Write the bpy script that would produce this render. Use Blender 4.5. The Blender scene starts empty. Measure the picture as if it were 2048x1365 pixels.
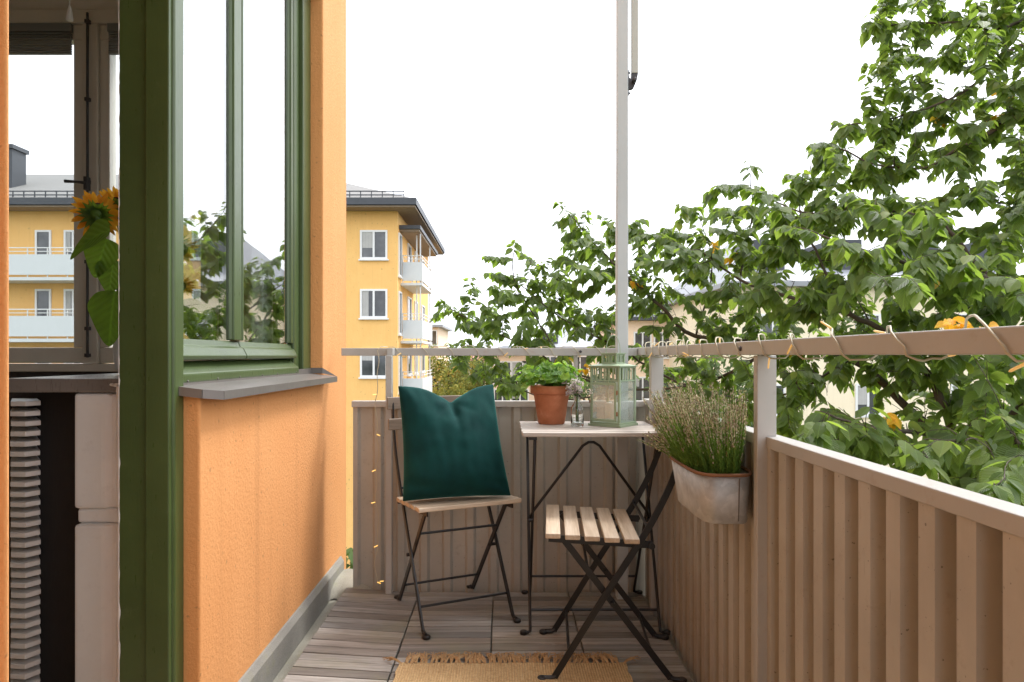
import bpy, math, random
from mathutils import Vector, Matrix, noise
R = math.radians
C = bpy.context.scene.collection
rnd = random.Random(7)
K = 1365.33; CX = 1008.0; HY = 711.0
def P(px, py, Y):                      # a sight line of the survey carried to depth Y (metres)
    return Vector(((px-CX)/K*Y, Y, 1-(py-HY)/K*Y))

# ------------------------------------------------------------------ mesh builder
class MB:
    def __init__(s): s.v=[]; s.f=[]; s.t=None; s.uv=None
    def add(s, vs, fs, tone=None, uv=None):
        n=len(s.v); s.v.extend([tuple(q) for q in vs]); s.f.extend([tuple(i+n for i in f) for f in fs])
        if tone is not None:
            if s.t is None: s.t=[(0.5,0.5,0.5)]*n
            s.t.extend([tone]*len(vs))
        elif s.t is not None: s.t.extend([(0.5,0.5,0.5)]*len(vs))
        if uv is not None:
            if s.uv is None: s.uv=[(0.5,0.5)]*n
            s.uv.extend(uv)
        elif s.uv is not None: s.uv.extend([(0.5,0.5)]*len(vs))
        return s
    def box(s,x0,x1,y0,y1,z0,z1,tone=None,M=None):
        vs=[Vector(q) for q in ((x0,y0,z0),(x1,y0,z0),(x1,y1,z0),(x0,y1,z0),(x0,y0,z1),(x1,y0,z1),(x1,y1,z1),(x0,y1,z1))]
        if M: vs=[M@q for q in vs]
        return s.add(vs,[(0,3,2,1),(4,5,6,7),(0,1,5,4),(1,2,6,5),(2,3,7,6),(3,0,4,7)],tone)
    def prism(s,poly,axis,a,b,tone=None,M=None):
        # poly: list of 2-D points; axis 0: (y,z) extruded in x; 1: (x,z) in y; 2: (x,y) in z
        def mk(p,c): return Vector((c,p[0],p[1])) if axis==0 else Vector((p[0],c,p[1])) if axis==1 else Vector((p[0],p[1],c))
        n=len(poly); vs=[mk(p,a) for p in poly]+[mk(p,b) for p in poly]
        if M: vs=[M@q for q in vs]
        fs=[tuple(range(n)),tuple(range(2*n-1,n-1,-1))]+[(i,i+n,(i+1)%n+n,(i+1)%n) for i in range(n)]
        return s.add(vs,fs,tone)
    def tube(s,pts,rad,n=6,tone=None,cap=True):
        pts=[Vector(p) for p in pts]
        if not isinstance(rad,(list,tuple)): rad=[rad]*len(pts)
        vs=[]; a=None
        for i,p in enumerate(pts):
            d=(pts[min(i+1,len(pts)-1)]-pts[max(i-1,0)])
            if d.length<1e-9: d=Vector((0,0,1))
            d.normalize()
            if a is None:
                a=d.cross(Vector((0,0,1)) if abs(d.z)<.9 else Vector((1,0,0)))
            a=(a-d*a.dot(d))
            if a.length<1e-6: a=d.orthogonal()
            a.normalize(); b=d.cross(a)
            for k in range(n):
                an=2*math.pi*k/n; vs.append(p+(a*math.cos(an)+b*math.sin(an))*rad[i])
        fs=[]
        for i in range(len(pts)-1):
            for k in range(n):
                fs.append((i*n+k,i*n+(k+1)%n,(i+1)*n+(k+1)%n,(i+1)*n+k))
        if cap: fs+= [tuple(range(n-1,-1,-1)), tuple((len(pts)-1)*n+k for k in range(n))]
        return s.add(vs,fs,tone)
    def lathe(s,prof,c,n=32,tone=None,cap0=True,cap1=True,M=None):
        vs=[];fs=[]; c=Vector(c)
        for r,z in prof:
            for k in range(n):
                an=2*math.pi*k/n; q=Vector((r*math.cos(an),r*math.sin(an),z))
                vs.append(c+(M@q if M else q))
        for i in range(len(prof)-1):
            for k in range(n): fs.append((i*n+k,i*n+(k+1)%n,(i+1)*n+(k+1)%n,(i+1)*n+k))
        if cap0: fs.append(tuple(range(n-1,-1,-1)))
        if cap1: fs.append(tuple((len(prof)-1)*n+k for k in range(n)))
        return s.add(vs,fs,tone)
    def flatbar(s,pts,xc,w,t):         # bent flat bar in the y-z plane
        pts=[Vector((0,)+p) for p in pts]; L=[];Rr=[]
        for i,p in enumerate(pts):
            d=(pts[min(i+1,len(pts)-1)]-pts[max(i-1,0)]).normalized(); nn=Vector((0,-d.z,d.y))
            L.append(p+nn*w/2); Rr.append(p-nn*w/2)
        vs=[];fs=[]
        for i in range(len(pts)):
            for q,x in ((L[i],-t/2),(Rr[i],-t/2),(Rr[i],t/2),(L[i],t/2)): vs.append(Vector((xc+x,q.y,q.z)))
        for i in range(len(pts)-1):
            for k in range(4): fs.append((i*4+k,i*4+(k+1)%4,i*4+4+(k+1)%4,i*4+4+k))
        m=4*(len(pts)-1); fs+=[(3,2,1,0),(m,m+1,m+2,m+3)]
        return s.add(vs,fs)
    def build(s,name,mat,parent=None,smooth=False,bevel=0,world=True,subsurf=0):
        off=Vector((0,0,0))
        if parent is not None and world:
            r=parent
            while r is not None: off+=r.location; r=r.parent
        me=bpy.data.meshes.new(name)
        me.from_pydata([(Vector(q)-off) for q in s.v],[],s.f)
        if s.t is not None:
            ca=me.color_attributes.new('tone','FLOAT_COLOR','POINT')
            ca.data.foreach_set('color',[c for t in s.t for c in (*t,1.0)])
        if s.uv is not None:
            ul=me.uv_layers.new(name='uv')
            ul.data.foreach_set('uv',[c for l in me.loops for c in s.uv[l.vertex_index]])
        me.materials.append(mat)
        if smooth: me.shade_smooth()
        me.update()
        o=bpy.data.objects.new(name,me); C.objects.link(o)
        if parent is not None: o.parent=parent
        if bevel:
            b=o.modifiers.new('Bevel','BEVEL'); b.width=bevel; b.segments=2; b.limit_method='ANGLE'; b.angle_limit=R(35); b.harden_normals=False
        if subsurf:
            m=o.modifiers.new('Sub','SUBSURF'); m.levels=subsurf; m.render_levels=subsurf
        return o
def tag(o,label=None,cat=None,group=None,kind=None):
    if label: o['label']=label
    if cat: o['category']=cat
    if group: o['group']=group
    if kind: o['kind']=kind
    return o
def thing(name,label,cat,loc=(0,0,0),rz=0,group=None):
    o=bpy.data.objects.new(name,None); C.objects.link(o); o.location=loc; o.rotation_euler=(0,0,rz)
    o.empty_display_size=.05
    return tag(o,label,cat,group)
def copy_tree(o,parent=None):
    c=o.copy(); C.objects.link(c)
    if parent is not None: c.parent=parent
    for ch in list(o.children): copy_tree(ch,c)
    return c

# ------------------------------------------------------------------ materials
class NT:
    def __init__(s,name):
        s.m=bpy.data.materials.new(name); s.m.use_nodes=True; s.t=s.m.node_tree; s.n=s.t.nodes; s.n.clear()
        s.out=s.n.new('ShaderNodeOutputMaterial')
    def N(s,typ,inp=None,**kw):
        n=s.n.new('ShaderNode'+typ)
        for k,v in kw.items(): setattr(n,k,v)
        for k,v in (inp or {}).items():
            if isinstance(v,bpy.types.NodeSocket): s.t.links.new(v,n.inputs[k])
            else: n.inputs[k].default_value=v
        return n
    def pos(s,scale=(1,1,1),obj=False):
        g=s.N('TexCoord').outputs['Object'] if obj else s.N('NewGeometry').outputs['Position']
        return s.N('Mapping',{'Vector':g,'Scale':scale}).outputs[0]
    def noise(s,vec,scale,detail=4,rough=.6):
        return s.N('TexNoise',{'Vector':vec,'Scale':scale,'Detail':detail,'Roughness':rough}).outputs['Fac']
    def ramp(s,fac,stops):
        r=s.N('ValToRGB',{'Fac':fac}); e=r.color_ramp.elements
        while len(e)<len(stops): e.new(.5)
        for x,(p,c) in zip(e,stops):
            x.position=p; x.color=(*c,1) if len(c)==3 else c
        return r.outputs[0]
    def mix(s,f,a,b,mode='MIX'):
        n=s.N('Mix',data_type='RGBA',blend_type=mode)
        for i,v in ((0,f),(6,a),(7,b)):
            if isinstance(v,bpy.types.NodeSocket): s.t.links.new(v,n.inputs[i])
            else: n.inputs[i].default_value=v if i==0 else ((*v,1) if len(v)==3 else v)
        return n.outputs[2]
    def math(s,op,a,b=0.0):
        n=s.N('Math',operation=op)
        for i,v in ((0,a),(1,b)):
            if isinstance(v,bpy.types.NodeSocket): s.t.links.new(v,n.inputs[i])
            else: n.inputs[i].default_value=v
        return n.outputs[0]
    def bump(s,h,strength=.3,dist=.002,normal=None):
        d={'Height':h,'Strength':strength,'Distance':dist}
        if normal: d['Normal']=normal
        return s.N('Bump',d).outputs[0]
    def bsdf(s,**kw):
        b=s.N('BsdfPrincipled',{k.replace('_',' '):v for k,v in kw.items()})
        return b.outputs[0]
    def done(s,sh): s.t.links.new(sh,s.out.inputs[0]); return s.m
def c4(c): return (*c,1)

def stucco(name,base,dark,bumpd=.004,scale=1.0,weather=.5):
    t=NT(name); p=t.pos()
    fine=t.noise(p,420*scale,3,.7); mid=t.noise(p,95*scale,4,.6); big=t.noise(p,2.2,5,.6)
    col=t.mix(t.math('MULTIPLY',t.ramp(big,[(.35,(0,0,0)),(.7,(1,1,1))]),weather),base,dark)
    streak=t.noise(t.pos((9,9,.7)),1.0,5,.65)
    col=t.mix(t.math('MULTIPLY',t.ramp(streak,[(.52,(0,0,0)),(.75,(1,1,1))]),.35),col,tuple(min(1,c*1.12+.02) for c in base))
    spots=t.ramp(t.noise(p,60*scale,2,.5),[(.66,(0,0,0)),(.72,(1,1,1))])
    col=t.mix(t.math('MULTIPLY',spots,.6),col,tuple(c*.5 for c in base))
    drip=t.ramp(t.noise(t.pos((14,14,.35)),1.0,4,.6),[(.55,(0,0,0)),(.8,(1,1,1))]); col=t.mix(t.math('MULTIPLY',drip,.4*weather*2),col,tuple(c*.72 for c in dark))
    h=t.math('ADD',t.math('MULTIPLY',fine,.45),mid)
    return t.done(t.bsdf(Base_Color=col,Roughness=.9,Normal=t.bump(h,.75,bumpd)))
def paint(name,col,rough=.4,var=.15,bump=.0006,metal=0.0,dirt=None,spec=.5,brush=(30,30,4),specks=False):
    t=NT(name); p=t.pos()
    n=t.noise(p,3.5,5,.65); f=t.noise(t.pos(brush),6,4,.6)
    c=t.mix(t.ramp(n,[(.3,(0,0,0)),(.75,(1,1,1))]),tuple(x*(1-var) for x in col),tuple(min(1,x*(1+var)) for x in col))
    if dirt:
        d=t.ramp(t.noise(p,26,6,.7),[(.58,(0,0,0)),(.72,(1,1,1))])
        c=t.mix(t.math('MULTIPLY',d,.6),c,dirt)
    r=t.math('ADD',t.math('MULTIPLY',t.math('SUBTRACT',f,.5),.25),rough)
    if specks:
        k_=t.ramp(t.noise(p,130,2,.5),[(.71,(0,0,0)),(.75,(1,1,1))]); c=t.mix(t.math('MULTIPLY',k_,.8),c,tuple(x*.3 for x in col))
        st_=t.ramp(t.noise(t.pos((26,26,1.1)),1.0,5,.7),[(.5,(0,0,0)),(.78,(1,1,1))]); c=t.mix(t.math('MULTIPLY',st_,.13),c,tuple(x*.66 for x in col))
    return t.done(t.bsdf(Base_Color=c,Roughness=r,Metallic=metal,Specular_IOR_Level=spec,Normal=t.bump(f,.5,bump)))
def wood(name,c1,c2,c3,along=0,rough=.65,tone=True,obj=False,grain=1.0,moss=None):
    t=NT(name); sc=[55*grain]*3; sc[along]=2.6*grain
    p=t.pos(tuple(sc),obj)
    g=t.noise(p,1.0,6,.7); sc2=[220*grain]*3; sc2[along]=7
    g2=t.noise(t.pos(tuple(sc2),obj),1.0,3,.7)
    f=t.math('ADD',t.math('MULTIPLY',g,.75),t.math('MULTIPLY',g2,.25))
    c=t.ramp(f,[(.28,c1),(.5,c2),(.72,c3)])
    if tone:
        a=t.N('Attribute',attribute_name='tone').outputs['Color']
        c=t.mix(1.0,c,t.mix(1.0,a,(2,2,2),'MULTIPLY'),'MULTIPLY')
    if moss:
        m=t.ramp(t.noise(t.pos(),4.0,5,.6),[(.5,(0,0,0)),(.72,(1,1,1))])
        c=t.mix(t.math('MULTIPLY',m,.5),c,moss)
    return t.done(t.bsdf(Base_Color=c,Roughness=rough,Normal=t.bump(f,.55,.0015)))
def leafmat(name,stops,trans=(.30,.42,.05),tf=.35,rough=.42,veins=11.0):
    t=NT(name)
    a=t.N('SeparateColor',{'Color':t.N('Attribute',attribute_name='tone').outputs['Color']}).outputs[0]
    c=t.ramp(a,stops)
    uv=t.N('SeparateXYZ',{'Vector':t.N('UVMap',uv_map='uv').outputs[0]})
    au=t.math('ABSOLUTE',t.math('SUBTRACT',uv.outputs[0],.5))
    w=t.math('SINE',t.math('MULTIPLY',t.math('SUBTRACT',uv.outputs[1],t.math('MULTIPLY',au,.75)),6.283*veins))
    n=t.noise(t.pos(),38,3,.6)
    c=t.mix(t.math('MULTIPLY',t.math('ADD',t.math('MULTIPLY',w,.5),.5),.22),c,tuple(min(1,x*1.7+.015) for x in stops[1][1]))
    c=t.mix(t.math('MULTIPLY',n,.35),c,tuple(x*.7 for x in stops[0][1]))
    c=t.mix(t.ramp(au,[(0.0,(.5,.5,.5)),(.04,(0,0,0))]),c,tuple(min(1,x*2.2) for x in stops[1][1]))
    b=t.bsdf(Base_Color=c,Roughness=rough,Specular_IOR_Level=.45,Normal=t.bump(w,.55,.003))
    tr=t.N('BsdfTranslucent',{'Color':t.mix(.5,c4(trans),t.mix(1.0,c,(3.0,3.2,1.3),'MULTIPLY'))}).outputs[0]
    return t.done(t.N('MixShader',{0:tf,1:b,2:tr}).outputs[0])
def tonemat(name,stops,rough=.7,tf=0,trans=(.4,.4,.1)):
    t=NT(name)
    a=t.N('SeparateColor',{'Color':t.N('Attribute',attribute_name='tone').outputs['Color']}).outputs[0]
    c=t.ramp(a,stops); b=t.bsdf(Base_Color=c,Roughness=rough,Specular_IOR_Level=.3)
    if tf:
        tr=t.N('BsdfTranslucent',{'Color':c4(trans)}).outputs[0]
        b=t.N('MixShader',{0:tf,1:b,2:tr}).outputs[0]
    return t.done(b)
def glass(name,ior=1.5,tint=(.93,.95,.94),boost=1.0,wob=.0,haze=0):
    t=NT(name)
    g_=t.N('NewGeometry'); c_=t.math('ABSOLUTE',t.N('VectorMath',{0:g_.outputs['Incoming'],1:g_.outputs['True Normal']},operation='DOT_PRODUCT').outputs['Value'])
    f=t.math('ADD',ior,t.math('MULTIPLY',1-ior,t.math('POWER',t.math('SUBTRACT',1.0,c_),5.0)))
    d={'Color':(1,1,1,1),'Roughness':0.0}
    if wob: d['Normal']=t.bump(t.noise(t.pos(),3.0,1,.4),.25,wob)
    g=t.N('BsdfGlossy',d).outputs[0]
    tr=t.N('BsdfTransparent',{'Color':c4(tint)}).outputs[0]
    if haze:
        tr=t.N('MixShader',{0:t.math('MULTIPLY',t.noise(t.pos(),14,4,.6),haze),1:tr,2:t.N('BsdfDiffuse',{'Color':(.8,.83,.8,1)}).outputs[0]}).outputs[0]
    return t.done(t.N('MixShader',{0:f,1:tr,2:g}).outputs[0])

M={}
M['orange']=stucco('orange_stucco',(.735,.335,.118),(.69,.28,.085))
M['pale_wall']=stucco('pale_stucco',(.72,.62,.50),(.68,.57,.44))
M['yellow']=stucco('yellow_stucco',(.88,.53,.185),(.84,.455,.14),.01,.15,.4)
M['cream']=stucco('cream_stucco',(.88,.77,.57),(.85,.72,.50),.01,.15,.4)
M['peach']=stucco('peach_stucco',(.88,.68,.50),(.85,.63,.45),.01,.15,.4)
M['green']=paint('green_paint',(.060,.090,.026),.32,.16,.0007,spec=.5,dirt=(.085,.115,.045))
M['beige']=paint('beige_metal',(.47,.435,.395),.42,.10,.0002,dirt=(.30,.245,.20))
M['rail']=paint('rail_metal',(.43,.41,.38),.40,.08,.0002,dirt=(.38,.31,.26))
M['panel']=paint('panel_metal',(.445,.405,.345),.32,.12,.0002,dirt=(.33,.275,.215),brush=(30,30,2),specks=True)
M['white_metal']=paint('white_metal',(.50,.53,.53),.38,.05,.0002)
M['arm_metal']=paint('arm_metal',(.45,.46,.41),.4,.08,.0002)
M['dark_iron']=paint('dark_iron',(.045,.042,.045),.5,.25,.0006)
M['black']=paint('black_paint',(.011,.010,.010),.38,.3,.0004)
M['flash']=paint('sill_sheet',(.19,.17,.155),.40,.14,.0004,metal=.35,dirt=(.16,.14,.125))
M['white_wood']=paint('white_woodwork',(.84,.85,.85),.42,.06,.0007,dirt=(.72,.72,.71))
M['room_frame']=paint('window_white',(.66,.62,.55),.45,.06,.0003)
M['room_wall']=paint('room_plaster',(.70,.66,.60),.9,.05,.0005)
M['room_floor']=paint('room_floor',(.40,.30,.20),.4,.1,.0004)
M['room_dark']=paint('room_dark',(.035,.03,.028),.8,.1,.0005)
M['stone']=paint('ledge_stone',(.20,.18,.165),.3,.15,.0003,dirt=(.14,.12,.11))
M['fin']=paint('radiator_fin',(.72,.70,.67),.4,.05,.0003,dirt=(.60,.57,.53))
M['deck']=wood('deck_wood',(.14,.125,.11),(.275,.25,.222),(.415,.385,.35),0,.75,True,False,1.0,(.25,.24,.145))
M['seat_wood']=wood('seat_wood',(.38,.28,.185),(.56,.45,.335),(.70,.61,.50),0,.5,True,True,.6)
M['back_wood']=wood('back_wood',(.17,.125,.09),(.29,.225,.17),(.38,.31,.25),0,.6,True,True,.6)
M['table_wood']=wood('table_wood',(.18,.14,.115),(.46,.41,.36),(.67,.63,.58),0,.55,True,True,.8)
def concrete(name,a,b):
    t=NT(name); p=t.pos(); n=t.noise(p,7,6,.65); f=t.noise(p,260,3,.7)
    c=t.mix(t.ramp(n,[(.3,(0,0,0)),(.7,(1,1,1))]),a,b)
    c=t.mix(t.math('MULTIPLY',t.ramp(f,[(.52,(0,0,0)),(.68,(1,1,1))]),.6),c,tuple(x*.6 for x in a))
    mo=t.ramp(t.noise(p,11,5,.7),[(.55,(0,0,0)),(.7,(1,1,1))])
    c=t.mix(t.math('MULTIPLY',mo,.35),c,(.30,.29,.14))
    return t.done(t.bsdf(Base_Color=c,Roughness=.9,Normal=t.bump(f,.6,.003)))
M['concrete']=concrete('plinth_concrete',(.25,.235,.205),(.32,.30,.26))
M['floor']=concrete('floor_concrete',(.29,.27,.215),(.37,.345,.28))
def terracotta():
    t=NT('terracotta'); p=t.pos(); n=t.noise(p,22,6,.65)
    c=t.ramp(n,[(.3,(.36,.115,.045)),(.6,(.47,.165,.075)),(.8,(.56,.26,.15))])
    return t.done(t.bsdf(Base_Color=c,Roughness=.8,Normal=t.bump(t.noise(p,300,3,.6),.4,.0008)))
M['terracotta']=terracotta()
M['soil']=paint('soil',(.03,.02,.014),.95,.4,.006)
def velvet():
    t=NT('velvet'); p=t.pos(); n=t.noise(p,9,5,.6); f=t.noise(p,700,2,.6)
    c=t.ramp(n,[(.3,(.003,.028,.027)),(.7,(.005,.048,.043))])
    return t.done(t.bsdf(Base_Color=c,Roughness=.85,Specular_IOR_Level=.15,Sheen_Weight=.4,Sheen_Roughness=.35,Sheen_Tint=(.12,.62,.52,1),Normal=t.bump(t.math('ADD',f,t.math('MULTIPLY',n,.4)),.25,.002)))
M['velvet']=velvet()
def jute(name,a,b,weave=True):
    t=NT(name); p=t.pos()
    n=t.noise(p,90,4,.7)
    col=t.ramp(n,[(.25,a),(.6,b)])
    h=n
    if weave:
        w=t.N('TexWave',{'Vector':p,'Scale':38,'Distortion':2.0,'Detail':2,'Detail Scale':6},bands_direction='X').outputs['Fac']
        w2=t.N('TexWave',{'Vector':p,'Scale':50,'Distortion':2.5,'Detail':2,'Detail Scale':5},bands_direction='Y').outputs['Fac']
        h=t.math('MULTIPLY',w,w2)
        col=t.mix(t.math('MULTIPLY',t.ramp(h,[(.02,(1,1,1)),(.35,(0,0,0))]),.5),col,tuple(x*.5 for x in a))
    return t.done(t.bsdf(Base_Color=col,Roughness=.95,Specular_IOR_Level=.1,Normal=t.bump(h,.9,.004)))
M['jute']=jute('jute',(.54,.345,.165),(.76,.54,.29))
M['fringe']=jute('jute_fringe',(.34,.19,.09),(.50,.33,.17),False)
def zinc():
    t=NT('zinc'); p=t.pos()
    v=t.N('TexVoronoi',{'Vector':t.mix(.06,p,t.N('TexNoise',{'Vector':p,'Scale':20.0}).outputs['Color']),'Scale':34},feature='F1').outputs['Color']
    n=t.noise(p,16,6,.7)
    g=t.N('SeparateColor',{'Color':v}).outputs[0]
    c=t.ramp(t.math('ADD',t.math('MULTIPLY',g,.16),t.math('MULTIPLY',n,.84)),[(.3,(.34,.335,.325)),(.55,(.50,.495,.48)),(.75,(.64,.635,.62))])
    z=t.ramp(n,[(.25,(.48,.48,.48)),(.8,(.7,.7,.7))])
    return t.done(t.bsdf(Base_Color=c,Metallic=.4,Roughness=z,Normal=t.bump(n,.3,.002)))
M['zinc']=zinc()
M['rust']=paint('rust',(.26,.115,.05),.85,.45,.002)
M['lantern']=paint('lantern_green',(.30,.385,.25),.42,.14,.0005,dirt=(.30,.24,.13))
M['candle']=paint('wax',(.80,.78,.72),.5,.04,.0005)
M['glass_window']=glass('window_glass',.30,(.92,.94,.93),1,.0008)
M['glass_far']=glass('far_glass',.04,(.93,.95,.95),1.0)
M['glass_lantern']=glass('lantern_glass',.09,(.92,.95,.94),haze=.28)
def bottleglass():
    t=NT('bottle_glass'); return t.done(t.bsdf(Base_Color=(.97,.99,.98,1),Roughness=.01,IOR=1.45,Transmission_Weight=1.0))
M['bottle']=bottleglass()
M['wire']=paint('wire',(.50,.45,.32),.5,.1,.0003)
def bulb(name,e):
    t=NT(name); return t.done(t.bsdf(Base_Color=(.72,.52,.24,1),Roughness=.25,Emission_Color=(1,.55,.12,1),Emission_Strength=e))
M['bulb']=bulb('bulb_faint',.15); M['bulb_lit']=bulb('bulb_lit',.6)  # rail bulbs are unlit, yet keep a faint glow in the material
M['leaf']=leafmat('elm_leaf',[(0,(.055,.09,.026)),(.45,(.105,.162,.040)),(.8,(.175,.235,.048)),(1,(.29,.33,.058))],(.40,.54,.08),.45,.5)
M['leaf_yellow']=leafmat('elm_leaf_yellow',[(0,(.62,.30,.02)),(.6,(.75,.42,.03)),(1,(.60,.48,.05))],(.9,.55,.05),.4)
M['leaf_gera']=leafmat('geranium_leaf',[(0,(.05,.12,.02)),(.5,(.12,.25,.035)),(1,(.30,.42,.06))],(.35,.60,.06),.4,.5,5)
M['leaf_sun']=leafmat('sunflower_leaf',[(0,(.045,.085,.015)),(.5,(.075,.14,.022)),(1,(.13,.20,.03))],(.28,.42,.03),.42,.5,7)
M['petal']=tonemat('sunflower_petal',[(0,(.62,.22,.01)),(1,(.85,.45,.02))],.6,.35,(.9,.5,.05))
M['disc']=tonemat('sunflower_disc',[(0,(.02,.012,.006)),(1,(.06,.035,.012))],.9)
M['stem']=paint('green_stem',(.09,.16,.04),.6,.2,.0005)
M['bark']=paint('bark',(.085,.066,.048),.9,.3,.004,dirt=(.14,.14,.09))
M['heather_green']=tonemat('heather_green',[(0,(.045,.10,.018)),(.5,(.14,.26,.04)),(1,(.30,.42,.09))],.7,.25,(.25,.4,.05))
M['heather_bud']=tonemat('heather_bud',[(0,(.24,.15,.12)),(.35,(.50,.38,.29)),(.75,(.82,.76,.58)),(1,(.60,.66,.34))],.8,.15,(.5,.45,.25))
M['dry_flower']=tonemat('dry_flower',[(0,(.26,.17,.19)),(.5,(.58,.50,.48)),(1,(.85,.83,.76))],.8,.2,(.8,.75,.7))
M['far_leaf']=tonemat('far_leaf',[(0,(.05,.075,.015)),(.5,(.14,.17,.03)),(.85,(.30,.27,.05)),(1,(.45,.26,.05))],.8,.25,(.4,.4,.08))
M['far_leaf_dark']=tonemat('far_leaf_dark',[(0,(.03,.055,.018)),(.6,(.07,.11,.03)),(1,(.13,.17,.05))],.8,.2,(.2,.3,.06))
def tiles(name,a,b,sc=2.6):
    t=NT(name); p=t.pos(); w=t.N('TexBrick',{'Vector':t.pos((1,1,1)),'Color1':c4(a),'Color2':c4(b),'Mortar':c4(tuple(x*.55 for x in a)),'Scale':sc,'Mortar Size':.03}).outputs['Color']
    c=t.mix(t.noise(p,.8,5,.7),w,tuple(x*.7 for x in b))
    return t.done(t.bsdf(Base_Color=c,Roughness=.75))
M['roof_tile']=tiles('roof_tile',(.23,.22,.21),(.30,.285,.265))
M['roof_dark']=paint('roof_dark',(.055,.06,.07),.5,.15,.002)
M['roof_grey']=paint('roof_grey',(.30,.31,.33),.55,.1,.002)
M['roof_red']=paint('roof_red',(.48,.20,.15),.7,.1,.002)
M['soffit']=paint('soffit_board',(.26,.19,.13),.7,.1,.002)
M['bwhite']=paint('balcony_white',(.66,.68,.68),.5,.03,.001)
M['win_white']=paint('frame_white',(.78,.78,.77),.5,.03,.001)
def winpane():
    t=NT('dark_pane'); n=t.noise(t.pos(),.9,3,.6)
    c=t.ramp(n,[(.35,(.02,.024,.028)),(.7,(.10,.105,.11))])
    return t.done(t.bsdf(Base_Color=c,Roughness=.06,Specular_IOR_Level=.8))
M['pane']=winpane()
def groundmat():
    t=NT('ground'); n=t.noise(t.pos(),.12,5,.6)
    c=t.ramp(n,[(.4,(.05,.08,.025)),(.55,(.09,.10,.05)),(.6,(.10,.10,.095))])
    return t.done(t.bsdf(Base_Color=c,Roughness=.95))
M['ground']=groundmat()
M['curtain']=paint('curtain',(.48,.47,.45),.9,.08,.0005)
M['slat_blind']=paint('blind',(.20,.21,.21),.5,.1,.0003)

# ------------------------------------------------------------------ setting
g=MB(); S=900; g.add([(-S,-S,-10),(S,-S,-10),(S,S,-10),(-S,S,-10)],[(0,1,2,3)])
tag(g.build('ground',M['ground']),kind='structure')
fl=MB(); fl.box(-.75,.66,-3.4,3.03,-.20,-.035)
tag(fl.build('balcony_floor',M['floor'],bevel=.003),kind='structure')
cm=MB()      # cement mound in the far corner by the wall
n=10
rows=[]
for i,(y,zz) in enumerate(((2.875,-.03),(2.90,.0),(2.96,.018),(3.02,.022),(3.12,.022))):
    for j in range(n+1):
        x=-.735+.215*j/n; f=1 if j<6 else max(0,1-((j-6)/4)**1.3)
        rows.append((x,y+.012*math.sin(j*1.7),-.034+(zz+.034)*f+.003*math.sin(j*2.3+i)))
cm.add(rows,[(i*(n+1)+j,i*(n+1)+j+1,(i+1)*(n+1)+j+1,(i+1)*(n+1)+j) for i in range(4) for j in range(n)])
tag(cm.build('cement_mound',M['floor'],smooth=True),'hump of rough cement in the floor corner between orange wall and railing','cement')

# deck tiles --------------------------------------------------------------
TW=.3129; X0=-.670; YB=2.886
colname=['nearest the plinth','second from the plinth','third from the plinth','nearest the side railing']
rowname=['row along the end railing','second row from the end railing','third row from the end railing','fourth row from the end railing','fifth row from the end railing']
def deck_tile(c,r):
    mb=MB(); ns=6; st=TW/ns
    for k in range(ns):
        b=rnd.uniform(.40,.60); 
        if rnd.random()<.16: b*=.6
        w=rnd.uniform(.96,1.05); tone=(b*w,b,b/w)
        y0=-TW/2+k*st+.0022; y1=-TW/2+(k+1)*st-.0022; dz=rnd.uniform(-.001,.0012)
        mb.box(-TW/2+.0022,TW/2-.0022,y0,y1,-.017+dz,0+dz,tone)
    for xx in (-.1,.1): mb.box(xx-.012,xx+.012,-TW/2+.004,TW/2-.004,-.026,-.0175,(.2,.2,.2))
    o=mb.build('deck_tile',M['deck'],bevel=.0022,world=False)
    tilt=R(3.4) if c==0 else R(rnd.uniform(-.25,.25))
    o.location=(X0+TW*(c+.5),YB-TW*(r+.5),.0085 if c==0 else 0); o.rotation_euler=(R(rnd.uniform(-.2,.2)),tilt,R(rnd.uniform(-.35,.35)))
    look='tilted weathered' if c==0 else ('mossy grey' if r==0 else 'weathered grey')
    tag(o,f'{look} deck tile, {rowname[r]}, {colname[c]}','deck tile','wooden deck tiles on the balcony floor')
for r in range(5):
    for c in range(4): deck_tile(c,r)

# ------------------------------------------------------------------ the house at the left
hs=thing('house','orange stucco house with green window frame at the left of the balcony','house',(-.75,1.2,-.05))
WX=-.75
w=MB(); w.prism([(1.684,-.05),(3.25,-.05),(3.25,2.75),(2.83,2.75),(2.83,.905),(1.684,.905)],0,-.95,WX); w.build('wall',M['orange'],hs,bevel=.006)
w=MB(); w.box(-1.02,-.951,-.9,1.029,-.05,2.75); w.build('wall',M['orange'],hs)
w=MB(); w.prism([(-1.02,1.0),(-.731,1.0),(-.728,1.003),(-.758,1.045),(-1.02,1.045)],2,-.05,2.75); w.build('wall',M['orange'],hs,bevel=.006)
w=MB(); w.box(-.95,WX-.002,1.032,2.828,2.5,2.75); w.build('wall',M['orange'],hs)
w=MB(); w.box(-3.4,-.952,-1.1,-.902,-.05,2.75); w.build('room_wall',M['room_wall'],hs)
w=MB(); w.box(-3.4,WX+.001,-3.6,3.25,-10,-.21); w.build('wall',M['orange'],hs)
w=MB(); w.box(-3.4,-.7525,-1.1,3.249,2.752,2.92); w.box(-.752,.62,-3.5,1.3,2.752,2.92); w.build('upper_slab',M['pale_wall'],hs)
w=MB(); w.box(-3.4,-.752,-3.6,3.249,2.921,8.5); w.build('upper_wall',M['orange'],hs)
w=MB(); w.box(-1.02,-.80,-3.4,-.902,-.05,2.75); w.build('wall',M['orange'],hs)
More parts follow.
